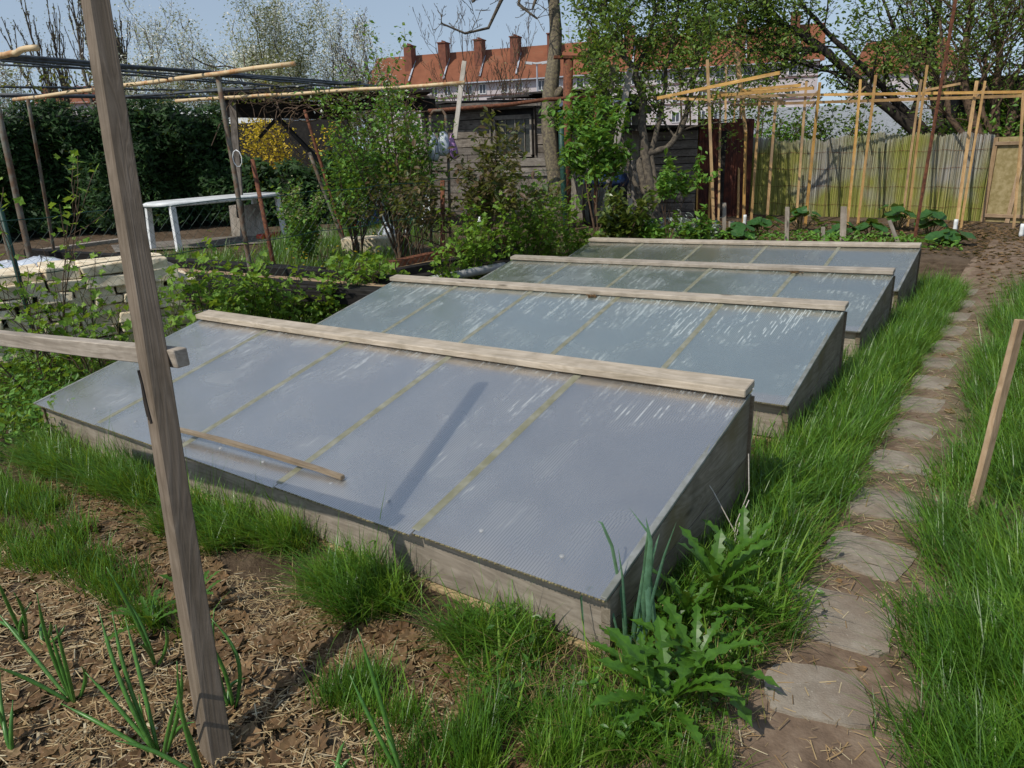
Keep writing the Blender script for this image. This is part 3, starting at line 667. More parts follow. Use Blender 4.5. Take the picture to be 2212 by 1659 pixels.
    for x in (-4.5, -1.5, 1.5, 4.5):
        P = [Vector(R_(x-.55, -4.55, 5.9)), Vector(R_(x+.55, -4.55, 5.9)), Vector(R_(x+.55, -4.55, 7.5)), Vector(R_(x-.55, -4.55, 7.5))]; mb = MB()
        for q, b_ in ((0, 1), (1, 2), (2, 3), (3, 0)): mb.beam(P[q], P[b_], .12, .14)
        w_ = mb.done("window", mf, t2); pa = quad("pane", P, mg, w_); pa.parent = w_; pa.matrix_parent_inverse = Matrix.Identity(4)
    # row of house tops far left
    c = pd(150, 192, 90); c.z = 0; t3 = root("terrace_house", c, "low brick house top showing behind the pergola at the far left", "house"); a2 = YAW*-1
    mb = MB(); mb.box((c.x, c.y, 4.1), (7, 6, 8.2), a2); mb.done("wall", mw, t3)
    mb = MB(); R2 = lambda x, y, z: (c.x+x*math.cos(a2)-y*math.sin(a2), c.y+x*math.sin(a2)+y*math.cos(a2), z)
    mb.add([R2(-3.8, -3.4, 8), R2(3.8, -3.4, 8), R2(3.8, 3.4, 8), R2(-3.8, 3.4, 8), R2(-3.8, 0, 9.2), R2(3.8, 0, 9.2)], [(0, 1, 5, 4), (1, 2, 5), (2, 3, 4, 5), (3, 0, 4), (3, 2, 1, 0)]); rf = mb.done("roof", mr, t3)
    for x in (-2.6, 0, 1, 2.6): mb = MB(); q = R2(x, 0, 9.4); mb.box(q, (1.3, .9, 1.5), a2); f = mb.done("chimney", mbk, rf); f.parent = rf; f.matrix_parent_inverse = Matrix.Identity(4)
    # street lamp in front of the block
    p = pd(1161, 200, 70); p.z = 0; h = hz(p, 137); t = root("street_lamp", p, "grey double-headed street lamp standing in front of the apartment block", "street lamp")
    mb = MB(); mb.tube([p, p+Vector((0, 0, h))], [.12, .07], 8); mb.done("pole", mlead, t)
    r = Vector((_R[0], _R[1], 0)).normalized()
    for sg in (-1, 1): mb = MB(); q = p+Vector((0, 0, h)); mb.beam(q, q+r*sg*.9+Vector((0, 0, .1)), .3, .16); mb.beam(q+r*sg*.45, q+r*sg*1.15+Vector((0, 0, .1)), .45, .22); mb.done("lamp_head", mf, t)
def _col(p):
    d = np.array(p)-CAM; return 1106+FPX*(d@_R)/(d@_F)
apartment()

# ------------------------------------------------------------------ sheds
def onplane(u, v, P0, n):
    d = Vector(ray(u, v)); C = Vector(CAM); return C+d*((P0-C).dot(n)/d.dot(n))
def shed_main():
    A = at(925, 462); B = at(1200, 468); d = (B-A); d.z = 0; L = d.length; d.normalize(); n = Vector((d.y, -d.x, 0)); bk = -n
    if n.dot(Vector((_F[0], _F[1], 0))) > 0: n = -n; bk = -n
    t = root("wooden_shed", (A+B)/2, "old grey shed of horizontal boards with a small dark window and sagging felt roof", "shed")
    H = hz((A+B)/2, 232); z = .0; row = 0
    wl, wr = (onplane(1072, 290, A, n)-A).dot(d), (onplane(1150, 290, A, n)-A).dot(d); wt, wb = hz((A+B)/2, 257), hz((A+B)/2, 337)
    while z < H:
        h = random.uniform(.15, .22); x = 0
        segs = [(0, L)] if not (z+h > wb and z < wt) else [(0, wl-.05), (wr+.05, L)]
        for a, b in segs:
            cut = a+(b-a)*random.uniform(.35, .65) if b-a > 1.6 and random.random() < .6 else None
            for p, q in ([(a, cut-.004), (cut+.004, b)] if cut else [(a, b)]):
                o_ = random.uniform(-.012, .012)
                board("board", A+d*p+n*o_+Vector((0, 0, z+h/2+random.uniform(-.01, .01))), A+d*q+n*o_+Vector((0, 0, z+h/2+random.uniform(-.012, .012))), .025, h-.012, M['shed'], t)
        z += h
    mb = MB(); c = A+d*L/2+bk*1.3; mb.box((c.x, c.y, H/2), (L-.06, 2.3, H-.1), math.atan2(d.y, d.x)); mb.done("inner_wall", M['felt'], t)
    fr = []
    for p, q in (((wl, wb), (wr, wb)), ((wr, wb), (wr, wt)), ((wr, wt), (wl, wt)), ((wl, wt), (wl, wb))):
        board("window_frame", A+d*p[0]+n*.035+Vector((0, 0, p[1])), A+d*q[0]+n*.035+Vector((0, 0, q[1])), .05, .09, M['shed2'], t, up=tuple(n) if p[0] == q[0] else (0, 0, 1))
    quad("pane", [A+d*p+n*.005+Vector((0, 0, z_)) for p, z_ in ((wl, wb), (wr, wb), (wr, wt), (wl, wt))], M['darkglass'], t)
    for q in (.28, .55, .8): board("glazing_batten", A+d*(wl+(wr-wl)*q)+n*.02+Vector((0, 0, wb+.05)), A+d*(wl+(wr-wl)*q)+n*.02+Vector((0, 0, wt-.05)), .02, .015, M['shed2'], t, up=tuple(n))
    for z_ in (wb-.16, wb-.38): board("ledger", A+d*(wl-.3)+n*.03+Vector((0, 0, z_)), A+d*(wr+.8)+n*.03+Vector((0, 0, z_)), .03, .17, M['shed2'], t)
    board("corner_board", B+n*.03, B+n*.03+Vector((0, 0, H)), .04, .12, M['shed2'], t, up=tuple(d))
    board("corner_board", A+d*.1+n*.03, A+d*.1+n*.03+Vector((0, 0, H)), .12, .04, M['shed'], t, up=tuple(n))
    for q in (wl-.12, wr+.1): board("stud", A+d*q+n*.03+Vector((0, 0, wb)), A+d*q+n*.03+Vector((0, 0, H)), .10, .03, M['shed'], t, up=tuple(d))
    # sagging felt sheets on the roof
    for i in range(5):
        a0, a1 = -.7+i*(L+1.2)/5, -.7+(i+1)*(L+1.2)/5+.12; zz = H+.10+.05*abs(i-2)+random.uniform(-.03, .03)
        mb = MB(); vs = []; nn = 5
        for r_ in range(nn):
            for c_ in range(nn):
                x = a0+(a1-a0)*c_/(nn-1); y = -.45+3.3*r_/(nn-1)
                vs.append(A+d*x+bk*y+Vector((0, 0, zz+.10*r_/(nn-1)+random.uniform(-.02, .02)+.02*(i % 2))))
        fs = [(r_*nn+c_, r_*nn+c_+1, (r_+1)*nn+c_+1, (r_+1)*nn+c_) for r_ in range(nn-1) for c_ in range(nn-1)]
        mb.add(vs, fs); o = mb.done("roof_sheet", M['felt'], t); sm = o.modifiers.new("s", 'SOLIDIFY'); sm.thickness = .035
    board("roof_plank", A+d*-.5+n*.42+Vector((0, 0, H+.07)), A+d*(L*.6)+n*.42+Vector((0, 0, H+.03)), .04, .09, M['black'], t)
    board("roof_plank", A+d*(L*.4)+n*.46+Vector((0, 0, H+.05)), A+d*(L+.5)+n*.46+Vector((0, 0, H-.05)), .04, .08, M['shed'], t)
    return A, B, d, n, H
SA, SB, SD, SN, SH = shed_main()
def shed_side():
    A = at(1228, 478); B = at(1500, 474); d = (B-A); L = d.length; d.normalize(); n = Vector((d.y, -d.x, 0))
    if n.dot(Vector((_F[0], _F[1], 0))) > 0: n = -n
    H = hz(A, 252); Lp = L*.5
    t = root("plank_shed", (A+B)/2, "pale shed of upright weathered planks behind the blue-topped barrel", "shed")
    x = 0
    while x < Lp:
        w_ = random.uniform(.13, .2); o_ = random.uniform(-.01, .01)
        board("plank", A+d*(x+w_/2)+n*o_, A+d*(x+w_/2)+n*o_+Vector((0, 0, H+random.uniform(-.06, .03))), w_-.012, .025, M['shed2'], t, up=tuple(n)); x += w_
    z = 0
    while z < H-.5:
        h = random.uniform(.13, .18); board("plank", A+d*(Lp+.05)+Vector((0, 0, z+h/2)), B+Vector((0, 0, z+h/2)), .03, h-.015, M['shed'], t); z += h
    mb = MB(); c = A+d*L/2-n*1.2; mb.box((c.x, c.y, H/2-.15), (L, 2.2, H-.3), math.atan2(d.y, d.x)); mb.done("inner_wall", M['felt'], t)
    mb = MB(); c = A+d*Lp*.5-n*.9; mb.box((c.x, c.y, H+.10), (Lp+.5, 2.6, .09), math.atan2(d.y, d.x)); mb.done("roof", M['felt'], t)
    mb = MB(); c = A+d*(L*.72)-n*.7; mb.box((c.x, c.y, H-.28), (L*.62, 2.4, .07), math.atan2(d.y, d.x), 0, .05); mb.done("lean_to_roof", M['felt'], t)
    # white sheet flapping on the roof
    mb = MB(); nn = 9; vs = []
    for r_ in range(4):
        for c_ in range(nn): vs.append(A+d*(-.1+1.4*c_/(nn-1))+n*(.42-.2*r_)+Vector((0, 0, H+.17+.06*math.sin(c_*1.1+r_)+.03*r_)))
    mb.add(vs, [(r_*nn+c_, r_*nn+c_+1, (r_+1)*nn+c_+1, (r_+1)*nn+c_) for r_ in range(3) for c_ in range(nn-1)]); tag(mb.done("tarpaulin", M['white'], None, True), "creased white sheet lying on the roof of the plank shed", "tarpaulin")
    for i, z in enumerate((.16, .22)):
        mb = MB(); c = A+d*(.5+.65*i)-n*.7; mb.box((c.x, c.y, H+.28), (.5, .35, .22), .2+i*.2, 0, .02)
        tag(mb.done("roof_block", M['felt']), ("dark block weighing down the white sheet on the plank shed, nearer the tree trunk", "dark block on the plank shed roof, farther from the tree trunk")[i], "block")
shed_side()
def rust_sheets():
    A = at(1505, 472); B = at(1614, 466); d = (B-A); L = d.length; d.normalize(); n = Vector((d.y, -d.x, 0))
    H = hz(A, 262); t = root("corrugated_wall", (A+B)/2, "upright wall of dark rusty corrugated sheets next to the reed fence", "corrugated wall")
    for i in range(3):
        mb = MB(); vs = []; nn = 25; a0, a1 = L*i/3-.03, L*(i+1)/3+.02
        for r_ in range(2):
            for c_ in range(nn): vs.append(A+d*(a0+(a1-a0)*c_/(nn-1))+n*(.012*math.sin(c_*math.pi/2)+.006*i)+Vector((0, 0, r_*(H+(.03, -.05, .02)[i]))))
        mb.add(vs, [(c_, c_+1, nn+c_+1, nn+c_) for c_ in range(nn-1)]); o = mb.done("sheet", M['rustsheet'], t); sm = o.modifiers.new("s", 'SOLIDIFY'); sm.thickness = .004
    mb = MB(); c = A+d*.25-n*.7; mb.box((c.x, c.y, H*.45), (1.4, .9, H*.9), .3); tag(mb.done("dark_hut", M['black']), "black timber hut side standing in the gap left of the rusty sheets", "hut")
rust_sheets()

# ------------------------------------------------------------------ reed fence
def reed_fence():
    pts = [at(1612, 470), at(1760, 470), at(1860, 474), at(1960, 478), at(2110, 486)]
    tops = [(0, 292), (.15, 305), (.35, 302), (.55, 290), (.75, 291), (1, 288)]
    base = [at(1606, 462), at(2118, 478)]; A, B = base; d = B-A; L = d.length
    m, nt, b = mat("weathered_reed", .8, .2); k = N(nt); ge = k.n("ShaderNodeNewGeometry")
    v = k.coord(which="Object", rnd=False); big = k.noise(v, 1.15, 3, .5)
    c1 = k.ramp(ge.outputs["Random Per Island"], [(0, (.20, .19, .16)), (.35, (.40, .38, .33)), (.7, (.54, .52, .47)), (1, (.30, .25, .17))])
    c2 = k.ramp(ge.outputs["Random Per Island"], [(0, (.17, .18, .04)), (.35, (.31, .33, .07)), (.7, (.44, .43, .13)), (1, (.28, .22, .09))])
    sp = k.n("ShaderNodeSeparateXYZ"); k.l(v, sp.inputs[0])
    lowg = k.math('SUBTRACT', 1.05, k.math('MULTIPLY', sp.outputs[2], .35))
    f = k.ramp(k.math('MULTIPLY', big, lowg), [(.25, (0, 0, 0)), (.42, (1, 1, 1))])
    k.l(k.mix(f, c1, c2), b.inputs["Base Color"])
    t = root("reed_fence", (A+B)/2, "weathered reed screen fence, green with algae in broad patches", "fence")
    n = 1150; V = []; Fq = []
    nv = Vector((d.y, -d.x, 0)).normalized(); dn = d.normalized(); mi = 0
    for i in range(n):
        s_ = (i+random.random())/n; p = A+d*s_+nv*random.gauss(0, .012)
        for j in range(len(tops)-1):
            if tops[j][0] <= s_ <= tops[j+1][0]: q = (s_-tops[j][0])/(tops[j+1][0]-tops[j][0]); tv = tops[j][1]+(tops[j+1][1]-tops[j][1])*q
        H = hz(p, tv+random.gauss(0, 1.6)+3*math.sin(s_*40)+2*math.sin(s_*95)); r_ = random.uniform(.0028, .0055); ln = random.gauss(0, .010)
        o = len(V)
        for z in (-.02, H*.5, H):
            q = p+dn*(ln*z)+Vector((0, 0, z)); V += [tuple(q-dn*r_), tuple(q+nv*r_), tuple(q+dn*r_), tuple(q-nv*r_)]
        for z in range(2):
            for e in range(4): Fq += [o+z*4+e, o+z*4+(e+1) % 4, o+z*4+4+(e+1) % 4, o+z*4+4+e]
    o = np_mesh("reeds", np.array(V), np.array(Fq), np.arange(len(Fq)//4)*4, m, t); o['kind'] = 'stuff'
    H = hz((A+B)/2, 300)
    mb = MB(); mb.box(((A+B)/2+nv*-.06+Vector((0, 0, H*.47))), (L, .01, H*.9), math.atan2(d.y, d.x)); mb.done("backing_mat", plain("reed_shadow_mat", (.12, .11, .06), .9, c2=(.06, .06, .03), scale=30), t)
    for z in (.25, .62, .98, 1.3):
        mb = MB(); mb.tube([A+d*q/24+nv*.022+Vector((0, 0, z*H/1.55+.015*math.sin(q*1.7+z*9))) for q in range(25)], .0035, 4); mb.done("tie_wire", M['rust'], t)
    # tan panel at its right end
    A2 = at(2124, 479); B2 = at(2330, 488); d2 = B2-A2; H2 = hz(A2, 296)
    t2 = root("board_screen", A2, "tan particle board panel in a wooden frame closing the right end of the reed fence", "panel")
    mb = MB(); c = (A2+B2)/2; mb.box((c.x, c.y, H2/2), (d2.length, .02, H2), math.atan2(d2.y, d2.x)); mb.done("panel_board", plain("particle_board", (.36, .29, .15), .9, c2=(.24, .19, .08), scale=12), t2)
    dn2 = d2.normalized(); nv2 = Vector((dn2.y, -dn2.x, 0))
    for q in (0, .27, .7): board("panel_batten", A2+d2*q+nv2*.03, A2+d2*(q+(.06 if q == .27 else 0))+nv2*.03+Vector((0, 0, H2+.1*(q == .27))), .07, .03, M['stake'], t2, up=tuple(nv2))
    for z in (.12, H2-.1): board("panel_batten", A2+nv2*.045+Vector((0, 0, z)), B2+nv2*.045+Vector((0, 0, z)), .03, .06, M['stake'], t2)
reed_fence()

# ------------------------------------------------------------------ bean trellis of laths
def trellis():
    t = root("bean_trellis", at(1850, 484), "trellis of orange-brown laths tied together in front of the reed fence", "trellis")
    poles = [((1467, 138), (1482, 469)), ((1511, 200), (1505, 476)), ((1528, 129), (1543, 507)), ((1568, 138), (1566, 438)), ((1589, 200), (1575, 441)), ((1539, 224), (1531, 472)),
             ((1643, 184), (1623, 469)), ((1676, 220), (1658, 460)), ((1742, 176), (1721, 463)), ((1771, 178), (1742, 460)), ((1859, 172), (1833, 453)), ((1892, 162), (1853, 484)),
             ((1990, 172), (1952, 456)), ((2003, 141), (1964, 460)), ((2110, 175), (2066, 487)), ((2128, 175), (2075, 496)), ((2211, 200), (2190, 493)), ((1556, 215), (1552, 480)), ((1600, 225), (1594, 470)), ((1490, 210), (1496, 470))]
    for (a, b) in poles:
        if b[1] < 482 and b[0] > 1600: f_ = (484+.02*(b[0]-1600)-b[1])/(b[1]-a[1]); b = (b[0]+(b[0]-a[0])*f_, b[1]+(b[1]-a[1])*f_)
        g = at(b[0], b[1]); dp = depth_of(g); w_ = random.uniform(.032, .050)
        board("pole", g-Vector((0, 0, .05)), pd(a[0], a[1], dp*.985), w_, w_*.55, M['lath'], t, up=tuple(-_F), bow=random.uniform(-.02, .02), bevel=0)
    g = at(1606, 484); dp = depth_of(g); k_ = pd(1611, 285, dp*.99)
    board("pole", g, k_, .05, .03, M['lath'], t, up=tuple(-_F), bevel=0); board("pole", k_-Vector((0, 0, .02)), pd(1591, 112, dp*.97), .06, .03, M['lath'], t, up=tuple(-_F), taper=1.5, bevel=0)
    rails = [((1534, 211, 13.4), (1765, 204, 13.5)), ((1760, 205, 13.6), (2240, 198, 12.2)), ((1577, 227, 14.6), (1900, 217, 14.4)), ((1893, 217, 14.4), (2240, 206, 13.4)), ((1420, 212, 13), (1685, 157, 11.2)),
             ((1534, 208, 13.3), (1758, 190, 11.8)), ((1400, 211, 13.6), (1546, 216, 13)), ((1510, 194, 12.6), (1693, 220, 15)), ((1600, 196, 13.6), (1730, 184, 13.2)), ((1994, 196, 13.4), (2073, 181, 12)), ((1470, 210, 14.6), (1620, 206, 14.6))]
    for a, b in rails: board("rail", pd(*a), pd(*b), .025, random.uniform(.04, .055), M['lath'], t, bevel=0)
    for u, v in ((1757, 205), (1760, 222), (1855, 200), (1838, 210), (1995, 201), (2116, 200)):
        board("crosspiece", pd(u-6, v+8, 13.2), pd(u+14, v-12, 14.3), .03, .03, M['stake'], t, bevel=0)
    g = at(1974, 525); dp = depth_of(g)
    tag(board("rusty_pole", g, pd(2078, -80, dp*.9), .035, .035, M['rust'], None, up=tuple(-_F)), "tall thin rusty brown pole leaning right, in front of the trellis and higher than it", "pole")
    for a, b, w_, l in (((1701, 447), (1699, 525), 9, "grey upright stake among broad leaves behind the farthest cold frame"), ((1823, 446), (1820, 526), 13, "widest grey stake behind the farthest cold frame"),
                     ((1778, 490), (1778, 525), 8, "short stubby grey peg between two taller stakes behind the farthest frame"), ((1921, 476), (1942, 530), 8, "short grey stake leaning left beside the rusty pole"),
                     ((1565, 438), (1564, 512), 8, "slim grey stake touching a trellis lath behind the farthest frame"), ((1580, 478), (1580, 512), 12, "low broad grey peg beside the slim grey stake"),
                     ((1362, 429), (1362, 505), 9, "grey stake in front of the laurel bush, nearest to the barrel")):
        g = at(b[0], b[1]); dp = depth_of(g); tag(board("garden_stake", g, pd(a[0], a[1], dp), w_/FPX*dp, .02, M['grey'], up=tuple(-_F)), l, "stake", "grey stakes behind the farthest cold frame")
    for u, v, l in ((2062, 500, "white striped wrap round the foot of a lath at the bed's edge"), (2205, 512, "white label at the foot of the rightmost lath"), (1608, 487, "white wire coil round the foot of the bent lath")):
        g = at(u, v); mb = MB(); mb.lathe(g, [(.03, 0), (.034, .05), (.03, .1), (.034, .15), (.03, .2)], 10); tag(mb.done("plastic_wrap", M['white'], None, True), l, "wrap")
trellis()

# ------------------------------------------------------------------ pergola and its stakes on the left
def pergola():
    t = root("pergola", at(520, 490), "vine pergola of bamboo poles and dark pipes over the white table", "pergola")
    def pole(name, a, b, r, m, n=8):
        mb = MB(); A, B = pd(*a), pd(*b); k = 9
        mb.tube([A.lerp(B, i/k)+Vector((0, 0, random.uniform(-.008, .008))) for i in range(k+1)], r, n); return mb.done(name, m, t, True)
    pole("bamboo_pole", (-20, 128, 5.2), (80, 101, 5.0), .021, M['bamboo'])
    pole("bamboo_pole", (30, 216, 9.6), (636, 137, 7.4), .024, M['bamboo'])
    pole("bamboo_pole", (380, 219, 10.5), (1004, 180, 9.0), .023, M['bamboo'])
    for a, b, r in (((-20, 118, 6), (820, 186, 11), .018), ((-10, 125, 6.2), (700, 178, 11.4), .018), ((0, 130, 6.5), (640, 190, 11), .011), ((-10, 138, 7), (780, 182, 11.2), .010),
                    ((0, 186, 9), (420, 196, 12), .016), ((0, 206, 10), (650, 212, 13.2), .03), ((230, 160, 7.5), (790, 199, 12), .012), ((310, 205, 10), (780, 178, 10), .018), ((230, 212, 11), (560, 186, 10), .02),
                    ((470, 160, 8), (830, 188, 11), .014), ((500, 165, 8.2), (860, 200, 11), .010)):
        pole("wire_pipe", a, b, r, M['bluepipe'], 5)
    for a, b, r, m in (((470, 160), (526, 492), .028, M['galv']), ((-6, 232), (52, 500), .035, M['galv']), ((-30, 350), (24, 560), .03, M['galv']), ((60, 214), (80, 330), .02, M['galv']), ((658, 238), (752, 545), .026, M['rust']), ((668, 330), (752, 548), .03, M['galv'])):
        g = at(b[0], b[1]) if b[0] > 60 and b[1] > 520 else pd(b[0], b[1], 8.2 if b[0] > 300 else 8.5)
        dp = depth_of(g); mb = MB(); A = pd(a[0], a[1], dp*.97); k = 7
        gz = g.copy(); 
        if g.z > .05: e = (g-A).normalized(); gz = g+e*((g.z+.05)/-e.z)
        mb.tube([A.lerp(gz, i/k)+Vector((random.uniform(-.006, .006), 0, 0)) for i in range(k+1)], r, 7); mb.done("post", m, t, True)
    # wide dark roof with beams over the seat
    A, B = pd(486, 228, 15), pd(930, 222, 15.5)
    board("roof_beam", pd(484, 234, 14.6), pd(760, 240, 15.2), .2, .34, M['black'], t); board("roof_beam", pd(484, 212, 14.6), pd(940, 212, 15.2), .4, .06, M['shed'], t)
    board("roof_beam", pd(700, 226, 14.4), pd(940, 226, 14.8), .15, .22, M['black'], t)
    board("brace", pd(560, 298, 14.8), pd(606, 246, 14.8), .06, .07, M['black'], t); board("brace", pd(592, 246, 14.8), pd(690, 348, 14.6), .06, .08, M['black'], t)
    board("upright", pd(503, 215, 14.4), pd(520, 470, 14.4), .13, .10, M['shed'], t)
    mb = MB(); mb.beam(pd(480, 205, 14.2), pd(920, 204, 15), 2.2, .05); mb.done("roof_cover", M['felt'], t)
    # vine stems hanging under the roof
    tb = []
    for i in range(70):
        u, v, dpt = random.uniform(500, 940), random.uniform(190, 240), random.uniform(10.2, 12); p = pd(u, v, dpt); d = Vector((random.gauss(0, 1), random.gauss(0, 1), random.gauss(-.15, .25)))
        pts = [p]; 
        for q in range(6): d = (d+Vector([random.gauss(0, .4) for _ in range(3)])).normalized(); pts.append(pts[-1]+d*.16)
        tb.append((pts, [random.uniform(.004, .010)]*7, 2))
    wood_mesh("vine", tb, M['twig'], t)
    for (a, b, l) in (((545, 345), (601, 622), "rusty brown stake standing in front of the white table, bare at its top"), ((956, 390), (956, 604), "short rusty stake between the currant bushes, in front of the beams")):
        g = at(b[0], b[1]); dp = depth_of(g); mb = MB(); mb.tube([g, pd(a[0], a[1], dp)], .032 if a[0] > 900 else .028, 9); tag(mb.done("rusty_stake", M['rust'], None, True), l, "stake")
    # white cord loop and clear bag tied to the pergola post
    mb = MB(); c = pd(505, 330, 8.0); mb.tube([c+Vector(_R)*(.05*math.sin(q*.7)+.03)+Vector((0, 0, .09*math.cos(q*.7)-.06)) for q in range(10)], .005, 5); tag(mb.done("cord", M['white'], None, True), "white cord looped round the pergola post beside the table", "cord")
pergola()
def bits():
    # T-topped rusty post, pipe rail, white stick, ladder
    g = pd(1222, 470, 14.2); g.z = 0; dp = depth_of(g); t = root("rusty_tee_post", g, "tall rusty steel post with a flat cap beside the bare tree trunk", "post")
    top = pd(1228, 124, dp*.97); mb = MB(); mb.tube([g, top], .095, 10); mb.done("post", M['rust'], t, True); mb = MB(); mb.beam(top-Vector(_R)*.28, top+Vector(_R)*.28, .22, .05); mb.done("cap_plate", M['rust'], t)
    mb = MB(); mb.tube([pd(925, 240, 13.2), pd(1100, 226, 13.2), pd(1180, 215, 13.2), pd(1283, 210, 13.2)], .035, 8); mb.tube([pd(1283, 210, 13.2), pd(1288, 214, 13.2), pd(1287, 250, 13.2), pd(1287, 470, 13.5)], .035, 8)
    tag(mb.done("pipe_rail", M['rust'], None, True), "rusty pipe running level along the shed eaves with a bend down at its right end", "pipe")
    mb = MB(); g = pd(1222, 460, 13.7); g.z = 0; mb.tube([g, pd(1214, 330, 13.6), pd(1211, 240, 13.6)], .055, 8); tag(mb.done("drainpipe", M['greenpost'], None, True), "dark green downpipe at the corner of the plank shed", "pipe")
    tag(board("white_stick", pd(982, 300, 11.5), pd(1003, 132, 11.3), .07, .03, M['ltwood'], None, up=tuple(-_F)), "pale bare wooden stick rising above the shed roof", "stick")
    for i, (a, b) in enumerate((((1300, 480), (1362, 148)), ((1318, 200), (1324, 145)))):
        tag(board("grey_plank", pd(a[0], a[1], 13.3), pd(b[0], b[1], 13.1), .11, .04, M['shed2'], None, up=tuple(-_F)), ("long grey plank leaning against the plank shed inside the green shrub", "short pale plank sticking up out of the green shrub")[i], "plank")
    t = root("ladder", at(955, 560), "thin grey-green metal frame standing like a ladder in front of the board shed", "ladder")
    for pts in ([(931, 600), (932, 420), (929, 250)], [(931, 248), (936, 240), (955, 238), (962, 248), (968, 330), (975, 600)]):
        mb = MB(); mb.tube([pd(u, v, 10.9) for u, v in pts], .022, 7); mb.done("side_rail", M['galv'], t, True)
    for v in (370, 410, 455, 500): mb = MB(); mb.tube([pd(931, v, 10.9), pd(971, v+2, 10.9)], .013, 6); mb.done("rung", M['galv'], t, True)
    for i, (u, v, w_, h_, m, l) in enumerate(((938, 322, .16, .40, 'bag', "white plastic bag with a blue mark hanging from the metal frame"), (960, 310, .2, .36, 'bag', "greyish white carrier bag hanging beside the metal frame"), (980, 318, .12, .36, 'violet', "violet printed carrier bag hanging from the metal frame"))):
        mb = MB(); c = pd(u, v+26, 10.75); mb.lathe(c, [(w_*.35, 0), (w_*.55, .06), (w_*.5, h_*.5), (w_*.28, h_*.8), (w_*.1, h_*.95), (w_*.16, h_)], 10); mb.v = [(x+random.gauss(0, .012), y+random.gauss(0, .012), z) for x, y, z in mb.v]
        tag(mb.done("carrier_bag", M[m], None, True), l, "bag")
    # barrel with blue lid
    g = at(1306, 486); t = root("water_barrel", g, "black water barrel wearing a dark blue plastic cover, by the plank shed", "barrel")
    H = hz(g, 372); r = 48/FPX*depth_of(g)
    mb = MB(); mb.lathe(g, [(r*.85, 0), (r*.98, .08), (r, H*.3), (r*.97, H*.34), (r, H*.4), (r*.98, H*.75), (r*.94, H*.8)], 24); mb.done("drum", M['barrelblk'], t, True)
    mb = MB(); mb.lathe(g, [(r*1.02, H*.76), (r*1.05, H*.84), (r*.9, H*.95), (r*.6, H*1.0), (r*.2, H*1.03), (r*.05, H*1.03)], 24); mb.v = [(x+random.gauss(0, .014), y+random.gauss(0, .014), z+random.gauss(0, .018)) for x, y, z in mb.v]; mb.done("cover", M['bluedk'], t, True)
    # white table
    c = Vector((-12.15, 6.5, 0)); t = root("garden_table", c, "long white oval plastic garden table on the paved strip before the dark hedge", "table")
    mb = MB(); n = 36; H = .86; ang = math.radians(4); RR = lambda x, y: (c.x+x*math.cos(ang)-y*math.sin(ang), c.y+x*math.sin(ang)+y*math.cos(ang))
    pr = []
    for i in range(n):
        a = 2*math.pi*i/n; ca, sa = math.cos(a), math.sin(a); x = .52*math.copysign(abs(ca)**.6, ca); y = 1.38*math.copysign(abs(sa)**.6, sa); pr.append((x, y))
    vs = [(*RR(x*k_, y*k_), z) for k_, z in ((.96, H), (1, H-.02), (1, H-.07), (.93, H-.075)) for x, y in pr]
    mb.add(vs, [tuple(range(n))]+[(j*n+i, (j+1)*n+i, (j+1)*n+(i+1) % n, j*n+(i+1) % n) for j in range(3) for i in range(n)]); mb.done("table_top", M['white'], t, True)
    for x, y in ((-.36, -1.18), (.36, -1.18), (-.36, 1.18), (.36, 1.18)):
        mb = MB(); q = RR(x, y); q2 = RR(x*1.12, y*1.03); mb.beam((*q, H-.05), (*q2, 0), .10, .08); mb.done("leg", M['white'], t, bevel=.008)
    # red thing, leaning boards by the table
    for i, (u, v, l) in enumerate(((590, 514, "small red plastic toy on the ground by the table's right legs"), (572, 517, "flat red plastic piece beside the rusty stake"))):
        mb = MB(); g = at(u, v); mb.box((g.x, g.y, .06), (.16, .34, .10), .4, 0, .01); tag(mb.done("red_tray", M['red'], None, False, .02), l, "tray")
    for i, (a, b, w_, l) in enumerate((((548, 512), (560, 450), .55, "square grey paving slab leaning under the right end of the white table"), ((515, 512), (520, 455), .25, "narrow grey slab leaning under the white table, left of the square one"))):
        g = at(*a); tag(board("leaning_slab", g, g+Vector((-.25, .2, .62)), w_, .05, M['shed2'], None, up=tuple(-_F)), l, "slab")
    # paved strip under the table
    mb = MB(); P = [at(250, 548), at(640, 524), at(900, 500), at(920, 486), at(600, 505), at(240, 532)]
    mb.add([(p.x, p.y, .03) for p in P], [tuple(range(6))]); tag(mb.done("pavement", plain("grey_patio", (.21, .19, .16), .9, c2=(.13, .11, .09), scale=6)), "grey paved strip under the table", kind='structure')
    # chair, crate, second table, tan board, jug, canister
    g = at(810, 488); dp = depth_of(g); t = root("garden_chair", g, "white plastic garden chair with horizontal back slats, half hidden by shrubs", "chair"); S = 1.15
    rr = Vector((_R[0], _R[1], 0)).normalized(); ff = Vector((_F[0], _F[1], 0)).normalized()
    for x in (-.25, .25):
        for y in (-.2, .25): mb = MB(); mb.beam(g+rr*x*1.1+ff*y, g+rr*x*.9+ff*y*.9+Vector((0, 0, .48)), .05, .05); mb.done("leg", M['white'], t)
        mb = MB(); mb.beam(g+rr*x*.9+ff*.24+Vector((0, 0, .45)), g+rr*x*.95+ff*.36+Vector((0, 0, 1.0)), .05, .04); mb.done("back_post", M['white'], t)
        mb = MB(); mb.beam(g+rr*x*1.05-ff*.2+Vector((0, 0, .72)), g+rr*x*1.05+ff*.3+Vector((0, 0, .72)), .06, .03); mb.done("armrest", M['white'], t)
    mb = MB(); c = g+Vector((0, 0, .48)); mb.box(c, (.5, .5, .04), math.atan2(rr.y, rr.x)); mb.done("seat", M['white'], t, bevel=.01)
